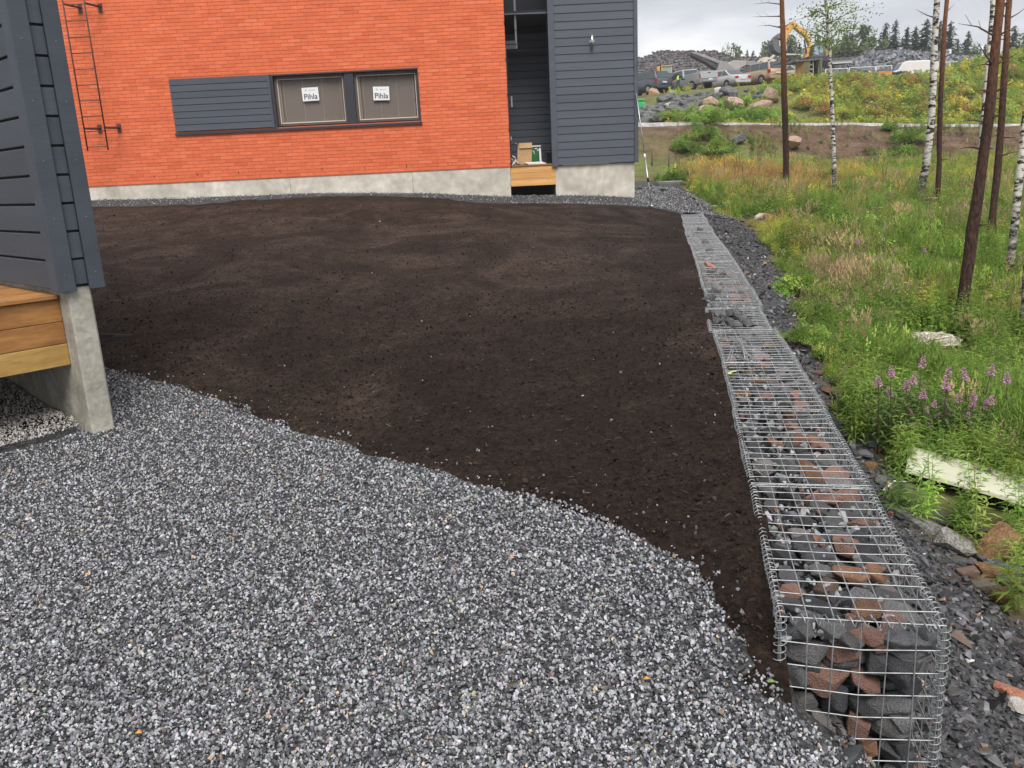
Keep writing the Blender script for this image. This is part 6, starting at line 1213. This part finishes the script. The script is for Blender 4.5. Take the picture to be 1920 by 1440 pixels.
def mead(n, y0, y1, t0, t1):
    x, y = sample_cone(n, y0, y1, t0, t1, 1.75); s = x - gx(y); sd = sdist(shale_poly, x, y) + fbm(x * 2, y * 2, 3, 6) * .22
    ok = (sd < -.02) & (s > .5) & ~((y > 43.0) & (y < 47.6)) & ((y < 66) | (x > 25)) & (y < 74) & (x > 2)
    bankd = sstep(0, 1.8, y - 37.6 - 3.6 * (1 - sstep(11, 16, x)) + fbm(x * .2, y * .2, 3, 4) * 2) * (1 - sstep(42.9, 43, y)); bare = np.exp(-(((x - BP[0] + .2) / 1.6)**2 + ((y - BP[1] + 1.4) / 3.0)**2) ** 2)
    bnoise = vnoise(x * .35, y * .5, 55)
    pr_ = 1 - .85 * bankd * (bnoise < .62) - .95 * bare; bare2 = np.exp(-(((x - 6.3) / 1.0)**2 + ((y - 9.3) / .7)**2)); pr_ -= .8 * bare2
    slopeL = (y > 50) & (x < 21.5 + fbm(y * .3, x * .1, 2, 4) * 2); pr_ = np.where(slopeL & (y > 52.5), .05, pr_)
    ok &= rng.random(n) < pr_
    for px, py, r, ln in EXCL:
        g = ground(px, py); dv = -g[:2] / np.hypot(*g[:2]); t = np.clip((x - g[0]) * dv[0] + (y - g[1]) * dv[1], 0, ln); ok &= np.hypot(x - g[0] - dv[0] * t, y - g[1] - dv[1] * t) > r
    return x[ok], y[ok]
x, y = mead(64000, 3.2, 74, .18, .86); n = len(x)
fx = vnoise(x * .45, y * .35, 71); f2 = vnoise(x * 1.6, y * 1.2, 72); f3 = vnoise(x * .8, y * .6, 73)
kind = np.zeros(n, int); col = np.zeros((n, 3)); u = rng.random(n)
nearz = y < 14; mid = (y >= 14) & (y < 36); bk_ = (y >= 36) & (y < 47.5); far = y >= 47.5
kind = np.where(f2 < .34, rng.choice([0, 1, 2], n), rng.choice([3, 4, 5], n)); kind = np.where(far, rng.choice([3, 5, 6, 7, 6], n), kind); kind = np.where(mid & (u < .25), 6, kind); kind = np.where((y < 14) & (f3 > .5) & (u < .35), rng.choice([6, 7, 5, 5], n), kind)
col[:] = pal(GRN, n)
w_yel = np.where(mid, .75 * sstep(.45, .75, fx) + .1, np.where(far, .35 + .5 * sstep(.4, .7, f3), .22 * sstep(.55, .8, f3))); m_ = rng.random(n) < w_yel; col[m_] = pal(YEL, int(m_.sum())); 
w_tan = np.where(nearz, .38 * np.exp(-(((x / y - .40) / .04)**2 + ((y - 11.5) / 2.2)**2)) + .03 * f3, np.where(mid, .02 + .06 * (fx < .3), .02)); m_ = rng.random(n) < w_tan; col[m_] = pal(TAN, int(m_.sum())); kind[m_ & ~far] = rng.choice([1, 2], int((m_ & ~far).sum()))
w_or = .8 * sstep(24.5, 27, y + fbm(x, x * 0, 2, 8) * 2) * (1 - sstep(32, 36, y)) * (1 - .97 * sstep(9.5, 13.5, x)) + .04 * sstep(16, 20, y) * (y < 36); m_ = rng.random(n) < w_or; col[m_] = pal(ORA, int(m_.sum())); kind[m_] = rng.choice([0, 1, 2], int(m_.sum()))
yf = np.exp(-(((x - 8.0) / 1.2)**2 + ((y - 31.5) / 1.3)**2)) > .45; yf &= rng.random(n) < .7; col[yf] = pal(np.array([(.62, .48, .04)]), int(yf.sum()))
m_ = bk_ & (rng.random(n) < .45); col[m_] = pal(np.array([(.20, .13, .07), (.15, .12, .06)]), int(m_.sum()))
sc = rng.uniform(.65, 1.25, n) * np.interp(y, [3, 8, 20, 40, 66], [.72, .9, 1.0, 1.1, 1.7]) * (.7 + .6 * vnoise(x * .6, y * .5, 91)); sc = np.where(kind >= 6, sc * np.where(far & (x > 21), .60, np.where(far, .4, .5)), sc * np.where(far, .62, 1)); sc = np.where(bk_, sc * .7, sc)
sdn = -sdist(shale_poly, x, y); sc *= .45 + .55 * sstep(0, .5, sdn)
scatter('meadow_weeds', protoV, np.c_[x, y, H(x, y) - .02], np.c_[rng.normal(0, .14, (n, 2)), rng.uniform(0, 6.28, n)], sc, kind, col, 'wild grass, herbs and low bushes covering the slope right of the wall', 'weeds')
# ragged bushes at the roadside, one by one
bsh = random.Random(9)
LM = [(1300, 'below the silver pickup'), (1372, 'below the silver saloon car'), (1452, 'below the gold estate car'), (1500, 'just right of the slim pine'), (1548, 'below the corrugated container'), (1585, 'right of the thin birch'), (1628, 'between thin birch and white van'), (1668, 'left of the white van'), (1705, 'below the white van'), (1745, 'at the black and white birch'), (1778, 'right of the thin straight pine'), (1822, 'left of the reddish pine'), (1850, 'beside the reddish pine'), (1925, 'at the right edge')]
def where(px): return next(t for x_, t in LM if px <= x_)
def shrub(px, py, wd, label, pal_, group=None, lift=0., ht=.9):
    g = ground(px, py); n_ = 34; P = rng.normal(0, .20, (n_, 3)) * (wd, wd * .8, wd * ht * .50); P[:, 2] = np.abs(P[:, 2]) + .05; o = thing('shrub', label, 'shrub', g, group=group)
    st = MB()
    for k in range(7): a = bsh.uniform(0, 6.28); st.tube([(0, 0, -.05), (math.cos(a) * wd * .10, math.sin(a) * wd * .10, wd * .16), (math.cos(a) * wd * .2, math.sin(a) * wd * .2, wd * .3)], [.012, .008, .004], 4)
    st.build('stems', M_twig, o, local=True)
    scatter('foliage', protoV[6:8], P, rrot(n_, .4), rng.uniform(.20, .38, n_) * wd, rng.integers(0, 2, n_), pal(pal_, n_), None, None, parent=o)
G1 = GRN * 1.0; gr2 = 'green bushes along the far roadside'
for k, (px, py, wd, lab) in enumerate([(1262, 228, 2.2, 'first low green bush along the far road, left end'), (1292, 232, 2.6, 'low green bush in front of the dark boulders'), (1322, 233, 2.4, 'green bush below the lower tan boulder'), (1350, 206, 2.3, 'green bush between the tan boulders and the pink boulder'), (1358, 233, 2.5, 'green bush under the pink boulder at the road'), (1392, 230, 2.8, 'broad green bush right of the pink boulder'), (1405, 205, 2.2, 'light green bush above the roadside bushes'), (1428, 228, 2.4, 'green bush left of the pine trunk at the road'), (1448, 178, 1.8, 'yellow green bush under the gold estate car')]):
    shrub(px, py, wd, lab, GRN * 1.15)
for px, py, wd, lab in [(1560, 450, 1.2, 'leafy green bush right of the bare earth patch'), (1590, 440, 1.1, 'rounded leafy green bush in front of the thin birch'), (1500, 560, .75, 'light green bush spilling over the edge of the dark gravel slope'), (1545, 610, .8, 'bright green weedy bush near the middle of the gabion row'), (1500, 650, .5, 'small green bush touching the dark gravel slope'), (1610, 585, .9, 'leafy green clump in front of the pale grass'), (1580, 690, .6, 'low broadleaf clump left of the fireweed'), (1660, 655, .6, 'broadleaf clump left of the pale slab'), (1700, 530, .9, 'green leafy clump left of the reddish pine'), (1760, 500, 1.0, 'dark green leafy clump behind the reddish pine'), (1855, 570, .9, 'green leafy clump right of the reddish pine'), (1880, 700, .7, 'broadleaf clump right of the pale slab'), (1640, 480, 1.0, 'pale green leafy clump in the middle of the meadow'), (1490, 385, .9, 'light green bush above the bare earth patch'), (1400, 375, .8, 'light green bush at the left foot of the slim pine'), (1790, 440, .9, 'yellow green clump between the thin pine and the reddish pine'), (1905, 800, .6, 'broadleaf clump at the right edge above the trough')]:
    shrub(px, py, wd, lab, GRN * 1.05)
for px, py, wd, lab in [(1270, 345, 1.3, 'dark green bush at the end of the gravel path'), (1312, 352, .8, 'small dark bush right of the gravel path end'), (1288, 285, 1.6, 'green bush in the meadow left of the grey boulder'), (1345, 290, 2.0, 'large green bush beside the grey meadow boulder'), (1315, 262, 1.8, 'tall green weed clump below the road'), (1688, 292, 1.5, 'bright green bush on the brown bank right of the middle'), (1668, 245, 1.2, 'dark small bush on the bank edge'), (1705, 268, 2.0, 'bright green grass clump left of the black and white birch'), (1625, 365, .9, 'young leafy sapling in the yellow grass'), (1850, 385, 1.2, 'dark dead leafed bush behind the pines'), (1875, 415, 1.0, 'grey green tangled bush between the pines and the birch'), (1532, 345, 1.4, 'light green bush between the slim pine and the thin birch')]:
    shrub(px, py, wd, lab, GRN * .85)
for px, py, sy in [(1520, 205, 1.9), (1560, 215, 2.1), (1600, 190, 2.2), (1640, 205, 2.2), (1590, 158, 1.6), (1690, 170, 2.1), (1720, 205, 2.3), (1780, 170, 2.2), (1760, 220, 2.4), (1815, 190, 2.4), (1840, 215, 2.4), (1900, 200, 2.2), (1895, 150, 2.0), (1545, 165, 1.8), (1500, 170, 1.6), (1620, 225, 2.2), (1670, 225, 2.2), (1800, 145, 1.6), (1540, 190, 1.9), (1580, 228, 1.8), (1720, 160, 1.5)]:
    shrub(px, py, sy * 1.45, 'yellow green bush %s the weedy bank, %s' % ('atop' if py < 172 else 'halfway up' if py < 210 else 'at foot of', where(px)), np.concatenate([GRN * 1.1, YEL, YEL * .9, ORA * .7]), 'bushes on the weedy bank')
# ============================================================ FIREWEED
M_fst = mat('weed stem', (.10, .09, .03), rough=.7); M_flf = mat('fireweed leaf', (.05, .10, .022), (.10, .155, .035), scale=6, rough=.6); M_pink = mat('fireweed petal', (.52, .19, .42), (.66, .36, .56), scale=20, rough=.6)
def fw_me(seed, h=1.):
    r = np.random.default_rng(seed); st = MB(); lf = MB(); fl = MB(); bend = r.normal(0, .05, 2); c = lambda t: np.array([bend[0] * t * t, bend[1] * t * t, h * t])
    st.tube([c(t) for t in (0, .3, .6, .85, 1)], [.006, .005, .004, .003, .0015], 5)
    for j in range(46):
        t = .10 + .68 * j / 46; an = j * 2.4 + r.uniform(-.3, .3); l = r.uniform(.09, .14) * (1.1 - .5 * t); d_ = np.array([math.cos(an), math.sin(an), r.uniform(.0, .5)]); s_ = np.array([-math.sin(an), math.cos(an), 0]) * .009; p = c(t); m_ = p + d_ * l * .5; e_ = p + d_ * l - (0, 0, l * .35); lf.add([p, m_ + s_, e_, m_ - s_], [(0, 1, 2, 3)])
    for j in range(34):
        t = .87 + .13 * j / 34; an = j * 2.4; rr = .018 * (1.15 - (t - .88) * 7) + .003; p = c(t) + np.array([math.cos(an) * rr, math.sin(an) * rr, 0]); u = r.normal(size=3); u /= np.linalg.norm(u); v = np.cross(u, (0, 0, 1)); l = .0085 * (1.2 - (t - .88) * 5); fl.add([p - u * l, p + v * l, p + u * l, p - v * l], [(0, 1, 2, 3)]); fl.add([p - (0, 0, l), p + u * l, p + (0, 0, l), p - u * l], [(0, 1, 2, 3)])
    out = []
    for nm, b, m in (('stem', st, M_fst), ('leaves', lf, M_flf), ('flower_spike', fl, M_pink)): o = b.build(nm, m, None, local=True); out.append((nm, o.data)); bpy.data.objects.remove(o)
    return out
fwm = [fw_me(40 + k) for k in range(5)]
heads = [(1648, 700), (1668, 682), (1715, 668), (1767, 684), (1767, 706), (1785, 714), (1812, 690), (1832, 680), (1882, 696), (1680, 727), (1697, 717), (1728, 734), (1744, 746), (1769, 747), (1798, 740), (1806, 747), (1835, 742), (1710, 763), (1728, 763), (1744, 773), (1700, 788), (1728, 789), (1748, 786), (1803, 770), (1802, 790), (1734, 807), (1748, 803), (1881, 803), (1660, 420), (1657, 441), (1615, 446), (1738, 462), (1632, 478), (1836, 895), (1868, 905), (1888, 905), (1905, 918), (1915, 770), (1820, 735), (1843, 752), (1758, 765), (1690, 700), (1655, 475)]
for k, (px, py) in enumerate(heads):
    h = .78 if py > 600 else 1.05; h *= br_.uniform(.85, 1.15); best = None
    if py > 880: h = .32
    by = py + 40 if py > 880 else (min(py + 175, 858 + (px - 1700) * .12) if py > 600 else py + 85)
    best = ground(px - 3, by); h = max(.25, atY(px, py, best[1])[2] - best[2])
    if best is None: continue
    g = np.array([best[0], best[1], float(H(best[0], best[1]))]); t = thing('fireweed_plant', ('pink flowering fireweed rising in front of the cream plastic trough' if py > 880 else ('%s pink fireweed in the clump %s' % (('tallest, uppermost' if py < 700 else 'high standing' if py < 735 else 'mid height' if py < 765 else 'lowest'), ('nearest the gabion wall' if px < 1700 else 'left of its middle' if px < 1745 else 'in its middle' if px < 1790 else 'right of its middle' if px < 1850 else 'at its right end'))) if py > 600 else 'pink fireweed standing in the grass in front of the birch and pines'), 'flower', g, rz=k, group=('fireweed by the trough' if py > 880 else 'fireweed clump near the wall' if py > 600 else 'fireweed further back in the grass'))
    for nm, me in fwm[k % 5]: o = bpy.data.objects.new(nm, me); COL.objects.link(o); o.parent = t; o.scale = (1, 1, h) if h > .5 else (.7, .7, h)
# leafy fireweed stems without flowers, as undergrowth of the clump
for i_ in range(1):
    n_ = 260; P = []
    for _ in range(n_): px, py = br_.uniform(1590, 1915), br_.uniform(760, 838); P.append(ground(px, py + 0))
    for _ in range(14): px = br_.uniform(1675, 1915); P.append(ground(px, 905 + (px - 1690) * .33 + br_.uniform(40, 70)))
    for px, py in [(1700, 905), (1690, 890), (1702, 882), (1680, 895), (1822, 1040), (1915, 1120), (1912, 1080), (1910, 1150), (1917, 1050), (1905, 1010), (1918, 1000)]: P.append(ground(px, py))
    P = np.array(P); n_ = len(P); scatter('fireweed_leaves', [herb(60, 3, .48, 24, .12, .02, .10), herb(61, 2, .55, 26, .13, .019, .08)], P, np.c_[rng.normal(0, .1, (n_, 2)), rng.uniform(0, 6.28, n_)], rng.uniform(.55, 1.05, n_), rng.integers(0, 2, n_), pal(GRN, n_), 'narrow leaved fireweed stems growing round the trough and the clump', 'weeds')

# fallen leaves on the gravel and two green sprigs
M_dl = mat('dry leaf', (.55, .22, .05), (.62, .34, .08), scale=30, rough=.7); M_gl = mat('fresh leaf', (.18, .30, .05), rough=.7)
for px, py, m_, lab in [(263, 1391, M_dl, 'dry orange leaf on the gravel at the lower left'), (1212, 1290, M_dl, 'small orange leaf on the gravel right of the middle'), (166, 1090, M_dl, 'faded orange leaf on the gravel in front of the deck'), (1446, 1296, M_gl, 'small fresh green leaf on the soil at the gabion foot'), (1093, 752, M_palest, 'pale torn scrap lying on the middle of the soil'), (960, 1060, M_dl, 'yellowish crumpled leaf on the gravel near the soil edge')]:
    g = ground(px, py) + np.array([0, 0, .03]); q = MB(); k = .011; q.add([g + (-k, 0, 0), g + (-.3 * k, -.6 * k, .004), g + (k, -.1 * k, .001), g + (.2 * k, .7 * k, .006), g + (0, 0, .010)], [(0, 1, 4), (1, 2, 4), (2, 3, 4), (3, 0, 4)]); o = q.build('fallen_leaf' if m_ is not M_palest else 'paper_scrap', m_, None, loc=g); md = o.modifiers.new('thickness', 'SOLIDIFY'); md.thickness = .001; tag(o, lab, 'leaf' if m_ is not M_palest else 'scrap')
# ============================================================ light dust haze over the work yard
hz = MB(); hz.box2((-2420, -14, -4.5), (2420, 915, 42)); M_hz = bpy.data.materials.new('haze air'); M_hz.use_nodes = True
N = M_hz.node_tree.nodes; N.remove(N['Principled BSDF']); pv = N.new('ShaderNodeVolumePrincipled'); pv.inputs['Color'].default_value = (.9, .92, .95, 1); pv.inputs['Density'].default_value = .0007; M_hz.node_tree.links.new(pv.outputs[0], N['Material Output'].inputs['Volume'])
tag(hz.build('haze', M_hz, None), 'thin pale haze over the whole site', kind='stuff')
